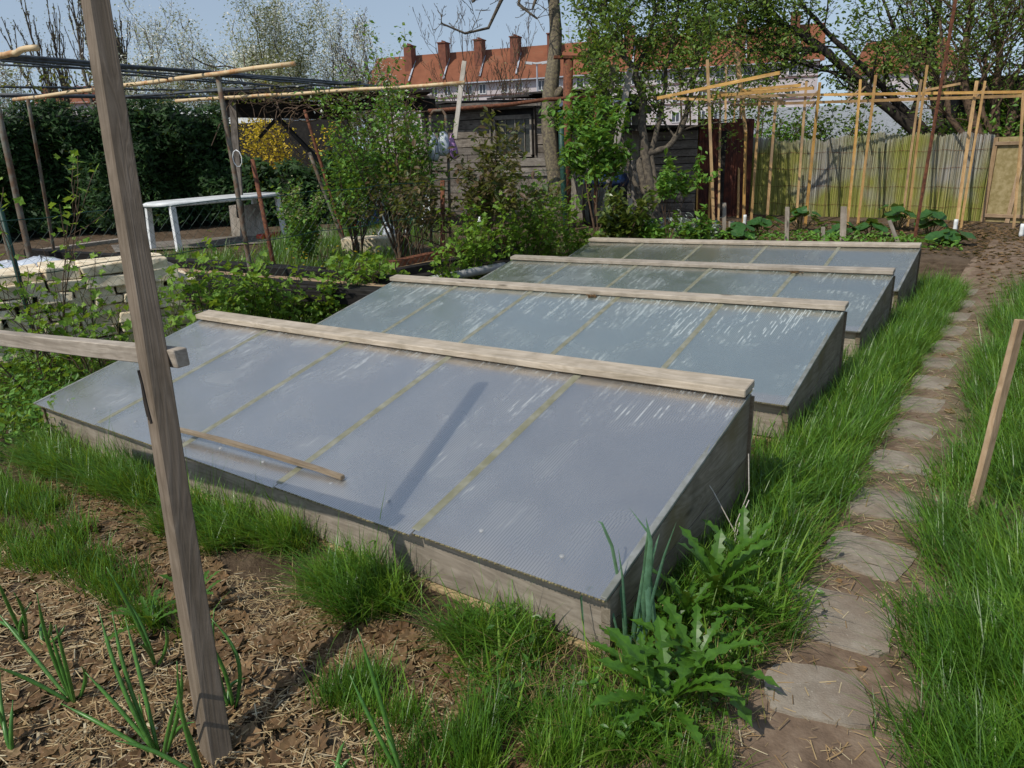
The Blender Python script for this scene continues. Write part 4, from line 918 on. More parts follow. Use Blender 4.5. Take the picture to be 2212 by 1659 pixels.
    for k_ in range(5): mb = MB(); z = .58+k_*.09; o_ = ff*(.26+.1*k_/5); mb.beam(g-rr*.24+o_+Vector((0, 0, z)), g+rr*.24+o_+Vector((0, 0, z)), .03, .055); mb.done("slat", M['white'], t)
    g = at(790, 484); mb = MB(); mb.box((g.x, g.y, .22), (.7, .45, .42), math.atan2(rr.y, rr.x)+.1); tag(mb.done("blue_crate", M['bluecr'], None, False, .02), "blue plastic crate standing under and behind the white chair", "crate")
    g = at(880, 492); dp = depth_of(g); t = root("tilted_tabletop", g, "tan tabletop tipped on its side on white trestle legs by the ladder", "table")
    mb = MB(); P = [pd(824, 402, dp), pd(928, 402, dp), pd(926, 452, dp*.99), pd(870, 442, dp*.99), pd(824, 436, dp)]; mb.add(P+[p+ff*.04 for p in P], [(4, 3, 2, 1, 0), (5, 6, 7, 8, 9)]+[(i, (i+1) % 5, (i+1) % 5+5, i+5) for i in range(5)]); mb.done("table_top", M['yellowbd'], t)
    for a, b in (((922, 417), (912, 490)), ((924, 417), (930, 488)), ((905, 455), (936, 452))): mb = MB(); mb.beam(pd(*a, dp*.98), pd(*b, dp*.98), .06, .05); mb.done("leg", M['white'], t)
    g = at(895, 490); mb = MB(); mb.lathe(g, [(.15, 0), (.2, .05), (.22, .2), (.2, .34), (.12, .40), (.02, .42)], 16); tag(mb.done("green_tub", M['greenpl'], None, True), "dark green plastic tub under the tilted tan tabletop", "tub")
    g = at(846, 540); t = root("watering_can", g, "pale blue watering can standing on the white block among the weeds", "watering can")
    mb = MB(); mb.lathe(g+Vector((0, 0, .05)), [(.12, 0), (.14, .02), (.135, .2), (.11, .3), (.07, .34)], 16); mb.done("can_body", M['bag'], t, True)
    mb = MB(); mb.tube([g+rr*.1+Vector((0, 0, .1)), g+rr*.24+Vector((0, 0, .25)), g+rr*.32+Vector((0, 0, .42))], [.03, .02, .016], 7); mb.done("spout", M['bag'], t, True)
    mb = MB(); mb.tube([g-rr*.12+Vector((0, 0, .1)), g-rr*.2+Vector((0, 0, .28)), g-rr*.06+Vector((0, 0, .46)), g+rr*.06+Vector((0, 0, .40))], .014, 7); mb.done("handle", M['bag'], t, True)
    g = at(800, 548); mb = MB(); mb.box((g.x, g.y, .13), (.85, .4, .28), math.atan2(rr.y, rr.x), 0, .02); tag(mb.done("white_block", M['stone'], None, False, .02), "low cream stone block beside the watering can", "block")
    for i, (u, v, l) in enumerate(((1037, 492, "white plastic bottle caught in the currant bushes"), )):
        g = pd(u, v, 9.5); mb = MB(); mb.lathe(g, [(.03, 0), (.035, .03), (.03, .09), (.013, .12), (.013, .14)], 10); tag(mb.done("white_bottle", M['white'], None, True), l, "bottle")
    # timber stack: long black beams
    t = root("timber_stack", at(450, 600), "stack of long black-stained beams lying behind the wire fence", "timber stack")
    for i, (a, b, w_, h_, m) in enumerate((((60, 548, 8.9), (700, 590, 8.4), .12, .12, 'black'), ((240, 560, 8.6), (900, 612, 8.2), .13, .13, 'black'), ((250, 576, 8.3), (905, 628, 7.9), .12, .06, 'stake'), ((250, 590, 8.1), (905, 640, 7.8), .16, .12, 'black'),
                                       ((300, 604, 8.0), (880, 640, 7.7), .14, .10, 'black'), ((380, 618, 7.9), (860, 650, 7.7), .14, .12, 'black'), ((90, 542, 9.2), (280, 516, 11), .12, .05, 'grey'), ((80, 556, 8.7), (260, 590, 8.0), .10, .04, 'grey'))):
        board("beam", pd(*a), pd(*b), w_, h_, M[m], t, bevel=.004)
    t = root("beam_stack", at(1020, 560), "small stack of rusty brown beams beside the rusty stake, behind the second and third frames", "timber stack")
    for a, b, w_, h_, m in (((845, 572, 9.6), (1100, 518, 10.5), .14, .10, 'rust'), ((860, 592, 9.3), (1110, 545, 10.2), .16, .14, 'black'), ((850, 584, 9.5), (1100, 533, 10.3), .1, .04, 'stake'), ((870, 610, 9.2), (1100, 570, 9.9), .18, .12, 'black')): board("beam", pd(*a), pd(*b), w_, h_, M[m], t)
    mb = MB(); mb.tube([pd(850, 622, 8.9), pd(1000, 592, 9.2), pd(1090, 575, 9.5)], .055, 10); tag(mb.done("grey_pipe", M['greypipe'], None, True), "pale grey pipe lying in front of the rusty beam stack", "pipe")
    # stone pile
    t = root("stone_pile", at(180, 740), "pile of rough cream limestone slabs stacked behind the wire fence", "stone pile")
    base = [at(-60, 800), at(120, 770), at(385, 742)]; A, B = at(-90, 800), at(395, 736); d = B-A; L = d.length; d.normalize(); nb = Vector((-d.y, d.x, 0))
    if nb.dot(ff) < 0: nb = -nb
    for lay in range(8):
        h_ = random.uniform(.075, .11); z = sum_h[0] if lay else 0
        if lay == 0: sum_h = [0.]; z = 0
        x = random.uniform(-.2, 0)
        while x < L*(1 if lay < 6 else .9):
            ln = random.uniform(.22, .5); hh = h_*random.uniform(.85, 1.1)
            for bkk in (0, .30):
                o = MB(); c = A+d*(x+ln/2)+nb*(bkk+random.uniform(-.04, .04)); o.box((c.x, c.y, z+hh/2), (ln-.02, .32, hh), math.atan2(d.y, d.x)+random.gauss(0, .06), 0, .016)
                o.done("stone", M['stone'], t, False, .012)
            x += ln
        sum_h[0] = z+h_
    top = sum_h[0]
    for i, (u, v, l) in enumerate(((25, 600, "crumpled white plastic sack lying on the left end of the stone pile"), (95, 590, "second white plastic sack on the stone pile, beside the leafy stems"))):
        c = pd(u, v, 6.9); mb = MB(); K = 9
        for r_ in range(K):
            for q in range(14):
                th = math.pi*r_/(K-1); ph = 2*math.pi*q/14; f = 1+random.gauss(0, .07)
                mb.v.append((c.x+.34*math.sin(th)*math.cos(ph)*f, c.y+.26*math.sin(th)*math.sin(ph)*f, c.z+.15*math.cos(th)*f))
        mb.f = [(r_*14+q, r_*14+(q+1) % 14, (r_+1)*14+(q+1) % 14, (r_+1)*14+q) for r_ in range(K-1) for q in range(14)]; mb.mi = [0]*len(mb.f)
        tag(mb.done("plastic_sack", M['bag'], None, True), l, "sack")
    # chain-link fence
    t = root("wire_fence", Vector((-5.75, 3.5, 0)), "green chain-link fence with thin posts running behind the currant bushes", "fence")
    mb = MB(); y0, y1, H = -1.2, 9.2, 1.12; c_ = .105; n = int((y1-y0)/c_); m_ = int(H/(c_))
    for i in range(n):
        for s_ in (0, 1):
            pts = [(-5.75+(.004 if j % 2 else -.004), y0+(i+((j+s_) % 2))*c_, .16+j*c_) for j in range(m_+1)]
            mb.tube(pts, .0016, 3, cap=False)
    wm = mb.done("wire_mesh", M['greenwire'], t); wm['kind'] = 'stuff'
    for z in (1.30, .86, .2): mb = MB(); mb.tube([(-5.75, y0+(y1-y0)*q/30, z-.09+.012*math.sin(q*1.9)) for q in range(31)], .004, 4); mb.done("line_wire", M['greenwire'], t)
    for y in (-.9, .62): mb = MB(); mb.tube([(-5.78, y, -.2), (-5.78-.01, y-.02, 1.35)], .02, 8); mb.done("fence_post", M['greenwire'], t, True)
bits()
#PART3
# ================================================================== PLANTS
def plant(name, label, cat, base, h, m, nleaf, lsize, spread=.04, bark='twig', r0=.012, stems=6, splay=.35, o=None, tpl=QLEAF, group=None, extra=None, lean=(0, 0), minr=.0025, bx=.08, up=.5, parts=("stem", "foliage")):
    base = Vector(base); t = root(name, base, label, cat, group); tubes, tips = [], []
    o = dict(dict(levels=1, kids=[7], ratio=.45, angle=.7, wob=.10, up=.12, seg=6, start=.25, leaf_from=0), **(o or {}))
    for i in range(stems):
        a = random.uniform(0, 6.28); s_ = splay*random.random()**.5
        d = Vector((math.cos(a)*s_+lean[0], math.sin(a)*s_+lean[1], 1)); p = base+Vector((math.cos(a)*bx*random.random(), math.sin(a)*bx*random.random(), -.04))
        grow(p, d, h*(1 if i == 0 else random.uniform(.6, 1.0)), r0*random.uniform(.7, 1.1), 0, o, tubes, tips)
    wood_mesh(parts[0], tubes, M[bark], t, minr)
    tips = [q for q in tips if q[0].z > base.z+h*o.get('bare', .1)]
    if nleaf: leaves(parts[1], tip_points(tips, nleaf, spread), lsize, M[m], t, tpl, up)
    if extra:
        T = sorted(tips, key=lambda q: -q[0].z)[:max(5, int(len(tips)*extra[3]))]; leaves("blossom", tip_points(T, extra[1], spread), extra[2], M[extra[0]], t, QLEAF)['kind'] = 'stuff'
    return t
def onx(u, v, x):
    d = ray(u, v); return Vector(CAM+d*((x-CAM[0])/d[0]))
def ony(u, v, y):
    d = ray(u, v); return Vector(CAM+d*((y-CAM[1])/d[1]))

# --- row of currant bushes between the frames and the wire fence
rowc = [(40, 540, -5.2, 4, "leafy currant bush at the photo's left edge, in front of the stone pile"), (118, 375, -5.5, 4, "tall thin currant shoot rising against the dark hedge, left of the leaning post"), (190, 560, -5.0, 4, "currant bush in front of the stones, just left of the leaning post"),
        (235, 590, -4.9, 3, "currant bush directly behind the leaning post"), (315, 590, -5.1, 4, "currant bush right of the leaning post, above the crossbar"), (455, 560, -5.2, 6, "currant bush above the left end of the nearest ridge board"),
        (525, 545, -5.3, 8, "currant bush in front of the black beams, below the table's right end"), (600, 560, -5.3, 6, "currant bush round the foot of the rusty brown stake"), (700, 575, -5.2, 6, "small currant bush left of the second frame's ridge end"),
        (780, 545, -5.2, 9, "broad bright currant bush behind the left end of the second frame"), (850, 560, -5.2, 7, "currant bush beside the grey pipe"), (960, 470, -5.1, 5, "thin currant bush wrapped round the short rusty stake"),
        (1010, 470, -5.1, 9, "currant bush at the left end of the third frame"), (1075, 400, -5.2, 12, "dense tall currant bush in front of the shed window"), (1140, 400, -5.2, 12, "dense bright currant bush below the shed's corner"),
        (1195, 395, -5.2, 8, "currant bush at the foot of the bare tree trunk"), (1238, 475, -5.1, 5, "currant bush at the left end of the farthest frame")]
for u, tv, x, ns, lb in rowc:
    p = onx(u, 560 if u > 900 else 690, x); p.z = float(G(p.x, p.y)); h = max(.5, hz(p, tv)-p.z)
    plant("currant_bush", lb, "bush", p, h*1.0, 'currant', int(ns*62*(1.4 if u > 1040 else (.6 if u < 400 else .85))), .062 if u < 400 else .07, .055, 'twiggreen' if u % 2 else 'twig', .008, ns, .38, tpl=LOBED, group="currant bushes along the wire fence", o=dict(kids=[6], ratio=.38))

# --- bigger shrubs behind
def gp(u, v, depth=None):
    p = at(u, v)
    if depth: q = pd(u, v, depth); p = Vector((q.x, q.y, 0))
    p.z = float(G(p.x, p.y)); return p
def shrub(name, lb, u, v, depth, tv, **k):
    p = gp(u, v, depth); return plant(name, lb, k.pop('cat', 'shrub'), p, hz(p, tv), **k)
shrub("blossoming_shrub", "tall upright shrub with a few white blossoms at its top, growing through the pergola's end", 865, 540, 11, 150, m='shrubleaf', nleaf=5200, lsize=.07, spread=.09, r0=.022, stems=13, splay=.20, o=dict(levels=2, kids=[7, 3], ratio=.34, bare=.28, up=.2), extra=('blossom', 260, .045, .12))
shrub("green_shrub", "leafy shrub filling the space between the pergola seat and the white chair", 775, 540, 11.3, 300, m='shrubleaf', nleaf=2600, lsize=.07, spread=.1, r0=.018, stems=9, splay=.22, o=dict(levels=2, kids=[6, 3], ratio=.36, bare=.3))
shrub("bramble", "sparse bramble with dull reddish leaves in front of the board shed", 1010, 520, 10.2, 235, m='brownleaf', nleaf=1500, lsize=.10, spread=.07, r0=.014, stems=12, splay=.33, o=dict(levels=1, kids=[6], ratio=.4, wob=.2, bare=.45), tpl=LEAF)
shrub("bramble", "low bramble with brownish leaves left of the metal frame", 900, 530, 10.4, 330, m='brownleaf', nleaf=700, lsize=.09, spread=.08, r0=.012, stems=8, splay=.4, o=dict(kids=[6], wob=.2, bare=.4), tpl=LEAF)
shrub("laurel", "yellow-green laurel bush in front of the water barrel", 1338, 500, 11.5, 385, m='laurel', nleaf=1100, lsize=.12, spread=.06, r0=.014, stems=9, splay=.3, o=dict(kids=[5], ratio=.35), tpl=LEAF)
shrub("lilac", "green shrub with large leaves leaning over the plank shed", 1292, 485, 12.4, 222, m='shrubleaf', nleaf=2300, lsize=.11, spread=.09, r0=.024, stems=5, splay=.13, o=dict(levels=2, kids=[6, 4], ratio=.30, bare=.5), tpl=LEAF)
shrub("small_shrub", "low green shrub at the foot of the multi-stemmed tree", 1405, 500, 11.5, 440, m='shrubleaf', nleaf=650, lsize=.10, stems=7, splay=.5, tpl=LEAF)
shrub("small_shrub", "round leafy shoot clump on the multi-stemmed tree's right", 1445, 480, 12.0, 350, m='shrubleaf', nleaf=520, lsize=.11, stems=5, splay=.2, o=dict(bare=.6), tpl=LEAF)
shrub("small_shrub", "low leafy weed bush between the orange laths, left of the silver sage", 1500, 500, 11.2, 440, m='shrubleaf', nleaf=420, lsize=.10, stems=6, splay=.5, tpl=LEAF)
shrub("flowering_plant", "bushy plant with spires of tiny cream flowers at the table's right end", 660, 575, 11.0, 395, m='shrubleaf', nleaf=1700, lsize=.07, spread=.05, bark='twiggreen', r0=.010, stems=14, splay=.24, o=dict(kids=[5], ratio=.22, up=.3), extra=('cream', 700, .035, .38, "flowers"), parts=("stem", "foliage"))
for i, (u, v, s_, l) in enumerate(((1478, 508, .34, "silver-grey sage clump behind the farthest ridge"), (1412, 505, .26, "smaller silver-grey sage tuft left of the larger one"), (1530, 512, .22, "low silver sage tuft under the laths"))):
    plant("sage_plant", l, "plant", gp(u, v), s_, 'sage', 260, .10, .05, 'twiggreen', .006, 9, .9, tpl=LEAF)
# broad-leaved bed
for u, v, h, l in ((1640, 508, .30, "broad-leaved plant just behind the middle of the farthest ridge"), (1730, 500, .42, "broad-leaved plant round the leftmost tall grey stake"), (1590, 515, .22, "low broad-leaved plant at the foot of the trellis"), (1800, 512, .26, "broad-leaved plant between the two tallest grey stakes"),
                (1880, 512, .30, "broad-leaved plant left of the rusty pole"), (1935, 498, .46, "largest broad-leaved plant, behind the leaning grey stake"), (2010, 508, .38, "broad-leaved plant right of the rusty pole"), (2045, 530, .22, "low broad-leaved plant at the end of the grass strip")):
    g = gp(u, v); t = root("broad_leaved_plant", g, l, "plant", "broad-leaved plants in the bed behind the frames")
    for q in range(15):
        a = random.uniform(0, 6.28); r_ = random.uniform(.05, .30); z = h*random.uniform(.4, 1)*(1-.4*r_); c = g+Vector((math.cos(a)*r_, math.sin(a)*r_, z)); s_ = random.uniform(.09, .16)
        mb = MB(); n = 9; n_ = Vector((math.cos(a)*.5, math.sin(a)*.5, 1)).normalized(); x = n_.orthogonal().normalized(); y = n_.cross(x)
        vs = [c-n_*.02]+[c+(x*math.cos(6.28*j/n)+y*math.sin(6.28*j/n))*s_*(1 if j % 2 else .82)+n_*random.uniform(-.02, .02) for j in range(n)]
        mb.add(vs, [(0, 1+j, 1+(j+1) % n) for j in range(n)]); mb.done("leaf", M['rhubarb'], t)
        mb = MB(); mb.tube([g+Vector((math.cos(a)*.03, math.sin(a)*.03, 0)), c-n_*.02], .006, 4); mb.done("stalk", M['twiggreen'], t)
# --- dark hedge
def hedge():
    A = pd(-120, 450, 15.2); B = pd(520, 450, 17.0); A.z = B.z = 0; hm = (A+B)/2; A = A-(B-A).normalized()*9; d = B-A; L = d.length; dn = d.normalized(); nb = Vector((-dn.y, dn.x, 0))
    t = root("conifer_hedge", (A+B)/2, "tall dark conifer hedge behind the white table", "hedge")
    H = hz(hm, 222)
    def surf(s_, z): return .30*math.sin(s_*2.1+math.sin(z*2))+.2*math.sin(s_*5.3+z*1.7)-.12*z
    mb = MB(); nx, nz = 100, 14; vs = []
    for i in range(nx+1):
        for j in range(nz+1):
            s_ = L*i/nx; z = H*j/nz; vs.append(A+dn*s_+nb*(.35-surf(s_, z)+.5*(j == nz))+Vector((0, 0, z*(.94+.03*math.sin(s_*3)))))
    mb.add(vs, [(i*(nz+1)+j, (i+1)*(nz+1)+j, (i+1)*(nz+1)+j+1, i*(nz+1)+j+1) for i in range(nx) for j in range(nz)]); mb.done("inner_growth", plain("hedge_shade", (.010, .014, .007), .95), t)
    n = 46000; S = RNG.uniform(0, L, n); Z = RNG.uniform(.05, 1.03, n)*H; P = []
    for s_, z in zip(S, Z):
        p = A+dn*s_+nb*(.18-surf(s_, z)+random.gauss(0, .14)); P.append((p.x, p.y, z*(.96+.04*math.sin(s_*3))+.12*random.random()))
    nr = rnd_normals(n, .2)+np.array(-nb)[None]*.8
    scatter("foliage", FROND[0], FROND[1], frames(nr, RNG.normal(math.pi/2, 1.0, n), RNG.uniform(.09, .20, n)), np.array(P), M['conifer'], t)
    # lower dark growth under the pergola seat
    p = pd(690, 460, 18.5); p.z = 0
    for (u, tv, w_, lb) in ((560, 345, .9, "dark conifer bush below the pergola's left brace"), (640, 350, .9, "dark conifer bush below the yellow forsythia"), (730, 330, .9, "dark conifer bush behind the green shrub"), (830, 330, 1., "dark evergreen bush behind the white chair")):
        c = pd(u, 460, 17.5); c.z = 0; h = hz(c, tv); tt = root("conifer_bush", c, lb, "bush"); n = 2300
        P = RNG.normal(size=(n, 3)); P /= np.linalg.norm(P, axis=1, keepdims=True); P *= RNG.uniform(.75, 1.05, (n, 1)); P[:, 2] = np.abs(P[:, 2]); P = P*np.array([w_, .6, h])+np.array(c)
        scatter("foliage", FROND[0], FROND[1], frames(rnd_normals(n, .2)-np.array([_F[0], _F[1], 0])[None]*.6, RNG.normal(math.pi/2, 1., n), RNG.uniform(.14, .28, n)), P, M['conifer'], tt)
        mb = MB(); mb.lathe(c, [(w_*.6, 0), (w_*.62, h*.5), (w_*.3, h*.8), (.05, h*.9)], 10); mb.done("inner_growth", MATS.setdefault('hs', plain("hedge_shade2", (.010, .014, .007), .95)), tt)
hedge()
shrub("forsythia", "yellow flowering forsythia seen under the pergola roof", 640, 470, 21, 238, m='forsythia', nleaf=1900, lsize=.09, spread=.16, r0=.02, stems=12, splay=.55, o=dict(levels=2, kids=[7, 3], ratio=.35, bare=.35))
shrub("forsythia", "second patch of yellow forsythia left of the pergola brace", 570, 470, 21.5, 238, m='forsythia', nleaf=600, lsize=.09, spread=.14, r0=.02, stems=7, splay=.3, o=dict(levels=2, kids=[6, 3], ratio=.3, bare=.6))
mb = MB(); g = gp(590, 470, 24); mb.box((g.x, g.y, 1.3), (6, .08, 2.5), 0.4); tag(mb.done("dark_fence", M['black']), "dark board fence behind the forsythia", "fence")
mb = MB(); g = gp(560, 470, 30); mb.box((g.x, g.y, 1.6), (5, 3, 3.2), 0.4); tag(mb.done("white_hut", M['white']), "white garden hut glimpsed through the pergola", "hut")

# --- trees
def tube_tree(label, name, chains, base, bark, group=None):
    t = root(name, base, label, "tree", group)
    return t
def trunk_tree():
    g = pd(1212, 470, 14.4); g.z = 0; dp = depth_of(g)
    t = root("bare_tree", g, "leafless lichen-covered tree trunk rising in front of the board shed out of the photo", "tree")
    pts = [g-Vector((0, 0, .1))]+[pd(u, v, dp) for u, v in ((1205, 420), (1191, 337), (1184, 260), (1188, 205), (1198, 129), (1202, 61), (1196, 0), (1190, -60), (1182, -160), (1190, -260))]
    rs = [.20, .17, .155, .15, .16, .135, .125, .115, .11, .09, .07]
    mb = MB(); mb.tube(pts, rs, 14); q = pd(1190, 214, dp); e = pd(1216, 188, dp*.99); mb.tube([q, (q+e)/2+Vector((0, 0, -.04)), e], [.11, .09, .075], 10); mb.tube([pd(1200, 130, dp), pd(1216, 112, dp)], [.04, .02], 6)
    o = mb.done("trunk", M['barkly'], t, True); 
    sub = o.modifiers.new("s", 'SUBSURF'); sub.levels = sub.render_levels = 2; tx = bpy.data.textures.new("bark", 'CLOUDS'); tx.noise_scale = .12; dm = o.modifiers.new("d", 'DISPLACE'); dm.texture = tx; dm.strength = .05; dm.mid_level = .5
    tubes, tips = [], []
    for pl in ([(1190, -60), (1130, -70), (1083, 0), (1055, 60), (1005, 72), (953, 50)], [(1190, -60), (1110, -90), (1040, -20), (1020, 5)], [(1190, -100), (1130, -40), (1120, 10), (1160, 40)], [(1190, -30), (1170, -30), (1155, 5), (1150, 20)]):
        P = [pd(u, v, dp*.97) for u, v in pl]; tubes.append((P, [.05*(1-.8*i/len(P)) for i in range(len(P))], 1))
        for p in P[1:]:
            for _ in range(4): grow(p.lerp(P[-1], random.random()*.5), Vector((random.gauss(0, 1), random.gauss(0, 1), random.gauss(.4, .6))), random.uniform(.2, .5), .008, 2, dict(levels=3, kids=[2, 2, 2], ratio=.5, angle=.7, wob=.2, up=.1, seg=4), tubes, tips)
    wood_mesh("branches", tubes, M['bark'], t, .006)
trunk_tree()
def limb_tree(name, label, depth, chains, bark, lmat, nleaf, lsize, spread, side=(2.0, 10), tpl=LEAF, lev=2, minr=.006, extra_tips=None, kids=(4, 3), density=1., up=.4, st=.25):
    b = chains[0][0][0]; g = pd(b[0], b[1], depth); g.z = 0; t = root(name, g, label, "tree"); tubes, tips = [], []
    for pl, r0, r1 in chains:
        P = [pd(p[0], p[1], depth*(p[2] if len(p) > 2 else 1)) for p in pl]
        # smooth the polyline a little
        Q = []
        for i in range(len(P)-1):
            for k in range(3): Q.append(P[i].lerp(P[i+1], k/3)+Vector([random.gauss(0, .012) for _ in range(3)]))
        Q.append(P[-1]); n = len(Q); rs = [r0+(r1-r0)*i/(n-1) for i in range(n)]; tubes.append((Q, rs, 0))
        for k in range(int(side[1]*density)):
            i = random.randint(int(n*st), n-1); dd = (Q[min(i+1, n-1)]-Q[max(i-1, 0)]).normalized(); ax = Vector([random.gauss(0, 1) for _ in range(3)]).cross(dd).normalized()
            nd = dd*.5+ax*.8+Vector((0, 0, .25))
            grow(Q[i], nd, side[0]*random.uniform(.5, 1.1), max(.012, rs[i]*.4), 1, dict(levels=lev+1, kids=[0, kids[0], kids[1]], ratio=.5, angle=.75, wob=.16, up=.06, seg=5, start=.2, leaf_from=2), tubes, tips)
    wood_mesh("trunk", tubes, M[bark], t, minr)
    if nleaf: leaves("crown", tip_points(tips, nleaf, spread), lsize, M[lmat], t, tpl, up)
    return t
# many-stemmed tree in the middle
limb_tree("elder_tree", "many-stemmed leafy tree between the plank shed and the orange laths", 13.6,
          [([(1412, 478), (1395, 345), (1387, 276), (1390, 215), (1373, 160), (1340, 100), (1310, 40), (1290, -20)], .10, .03),
           ([(1405, 478), (1380, 350), (1400, 330), (1440, 322), (1470, 285), (1494, 200), (1510, 120), (1520, 40)], .08, .03), ([(1420, 478), (1412, 380), (1405, 330), (1430, 250), (1438, 150), (1460, 60), (1470, -30)], .07, .02),
           ([(1400, 478), (1372, 400), (1350, 330), (1330, 260), (1290, 150), (1275, 60)], .05, .015), ([(1373, 160), (1400, 90), (1420, 10), (1430, -60)], .05, .02)],
          'bark', 'treeleaf', 14000, .085, .15, side=(1.2, 15), kids=(4, 3), st=.5)
limb_tree("leaning_tree", "large tree behind the reed fence whose two long limbs lean left over the trellis", 19,
          [([(2010, 320), (1963, 270), (1902, 220), (1840, 160), (1764, 101), (1693, 52), (1640, -10)], .15, .05), ([(2025, 320), (1990, 270), (1930, 215), (1870, 150), (1800, 85), (1740, 20), (1700, -50)], .11, .04),
           ([(1840, 160), (1790, 110), (1690, 104), (1610, 110), (1540, 60)], .08, .02), ([(2040, 320), (2020, 200), (2010, 100), (2030, 0), (2040, -60)], .16, .05), ([(1963, 270), (1990, 180), (1940, 90), (1900, -20)], .08, .03), ([(1693, 52), (1620, 40), (1570, -20)], .05, .02), ([(1764, 101), (1690, 150), (1620, 170)], .05, .02), ([(1790, 110), (1720, 60), (1660, 80), (1580, 60)], .05, .02)],
          'darkbark', 'treeleaf', 15000, .11, .22, side=(2.2, 13), kids=(4, 3))
limb_tree("thicket_tree", "dense brown-stemmed tree at the right edge of the photo above the tan panel", 17,
          [([(2130, 330), (2090, 220), (2080, 120), (2100, 10), (2090, -60)], .12, .04), ([(2150, 330), (2150, 200), (2160, 100), (2140, 0)], .12, .04), ([(2170, 330), (2190, 220), (2240, 120), (2260, 20)], .12, .04), ([(2110, 330), (2050, 250), (2040, 150), (2030, 40)], .08, .03), ([(2190, 330), (2230, 250), (2290, 180)], .10, .04), ([(2160, 330), (2120, 240), (2130, 120), (2200, 20)], .08, .02)],
          'twig', 'treeleaf', 8500, .09, .22, side=(1.9, 16), kids=(5, 3))
# woody growth behind the fence
k_ = 0
for u, dpt, tv, n, lb in ((1640, 19, 236, 1500, "dark bush behind the rusty sheets"), (1700, 22, 252, 1800, "leafy bush behind the left end of the reed fence"), (1785, 20, 232, 2300, "round green bush behind the reed fence, left of the leaning limbs"), (1860, 22, 262, 1600, "low green bush behind the middle of the reed fence"), (1940, 22, 255, 1600, "green bush behind the reed fence under the leaning limbs"),
                       (2020, 19, 262, 1700, "green bush behind the reed fence, right of the leaning limbs"), (2110, 18, 215, 2600, "brownish thicket behind the tan panel's left post"), (2200, 18, 190, 2600, "dark thicket behind the right edge of the tan panel")):
    shrub("background_bush", lb, u, 470, dpt, tv, cat="bush", m='treeleaf' if k_ % 3 else 'shrubleaf', nleaf=n, lsize=.11, spread=.16, r0=.03, stems=9, splay=.55, o=dict(levels=2, kids=[6, 3], ratio=.38, bare=.25), minr=.006); k_ += 1
# dark hut roof and fence end right of the thicket
mb = MB(); g = gp(2230, 470, 20); mb.box((g.x, g.y, 1.5), (5, 3, 2.6), .3); tag(mb.done("dark_shed", M['black']), "dark shed hidden behind the thicket at the right edge", "shed")
mb = MB(); g = gp(1950, 470, 40); mb.box((g.x, g.y, 1.6), (20, 5, 2.6), .3); tag(mb.done("greenhouse", plain("grey_white_sheeting", (.42, .45, .48), .5)), "long pale greenhouse beyond the reed fence", "greenhouse")
# far trees against the sky
def far_tree(label, u, depth, tv, bark, lm, nl, ls, stems, splay, r0, name="blossoming_tree", o=None, extra=None, spread=.25, minr=.008):
    p = gp(u, 470, depth); p.z = 0
    plant(name, label, "tree", p, hz(p, tv), lm, nl, ls, spread, bark, r0, stems, splay, dict(dict(levels=3, kids=[8, 5, 3], ratio=.42, bare=.30, wob=.08, up=.16, seg=7, start=.3, leaf_from=1), **(o or {})), parts=("trunk", "crown"), extra=extra, minr=minr, bx=.5)
far_tree("tall bare poplar against the sky, just right of the leaning post's top", 300, 62, -25, 'bark', 'budleaf', 1500, .14, 8, .10, .22, "poplar", dict(ratio=.30, up=.3, angle=.5, kids=[14, 5, 2], bare=.25), minr=.03)
far_tree("paler bare poplar peeping out left of the leaning post's top", 190, 64, 18, 'bark', 'budleaf', 1200, .14, 6, .09, .20, "poplar", dict(ratio=.28, up=.3, angle=.5, kids=[12, 5, 2], bare=.25), minr=.03)
for u, dpt, tv, lb, wv in ((60, 30, 135, "white blossoming tree left of the leaning post, above the pergola", 500), (385, 32, 62, "white blossoming tree beside the tall poplar", 800), (440, 34, 95, "smaller white blossoming tree, second to the right of the poplar", 700), (510, 33, 100, "low blossoming tree above the pergola post", 600),
                        (610, 30, 10, "tallest blossoming tree with upright greenish branches", 1000), (665, 33, 60, "white blossoming tree directly right of the tallest one", 1100), (740, 34, 62, "wide white blossoming tree above the end of the bamboo pole", 1500), (790, 36, 120, "low white blossoming tree left of the apartment block", 800)):
    far_tree(lb, u, dpt, tv, 'twiggreen' if u == 610 else 'twig', 'budleaf' if u in (610, 510) else 'blossom', wv*7, .10, 5, .34, .055, spread=.26, extra=('blossom', wv*2, .10, .8), minr=.007)
far_tree("greenish bare tree in front of the apartment block's left end", 850, 34, 92, 'twig', 'budleaf', 900, .07, 5, .2, .06, "budding_tree", minr=.009)
far_tree("small leafless tree in front of the block's chimneys", 1060, 30, 58, 'twig', 'budleaf', 250, .05, 4, .2, .05, "bare_tree", dict(bare=.5), minr=.007)
far_tree("leafless tree in front of the block's windows, left of the thick trunk", 1120, 26, 130, 'twig', 'budleaf', 250, .06, 5, .3, .05, "bare_tree", dict(bare=.5), minr=.007)
for i, (u, dpt, tv) in enumerate(((20, 30, 205), (130, 34, 200), (700, 26, 205), (800, 28, 200), (900, 30, 205), (980, 27, 212), (1260, 22, 200), (1340, 20, 170))):
    shrub("far_bush", ("bush behind the dark hedge at the far left", "bush behind the dark hedge, left of the leaning post", "bush behind the pergola roof's left half", "bush behind the pergola roof's right half", "bush beyond the shed roof's left end", "bush beyond the shed roof under the white stick", "bush beyond the plank shed's white sheet", "bush behind the leaning grey planks")[i], u, 470, dpt, tv, cat="bush", m='shrubleaf' if i > 4 else 'budleaf', nleaf=1300, lsize=.12, spread=.2, r0=.03, stems=8, splay=.6, o=dict(levels=2, kids=[6, 3], ratio=.38, bare=.2), minr=.008)
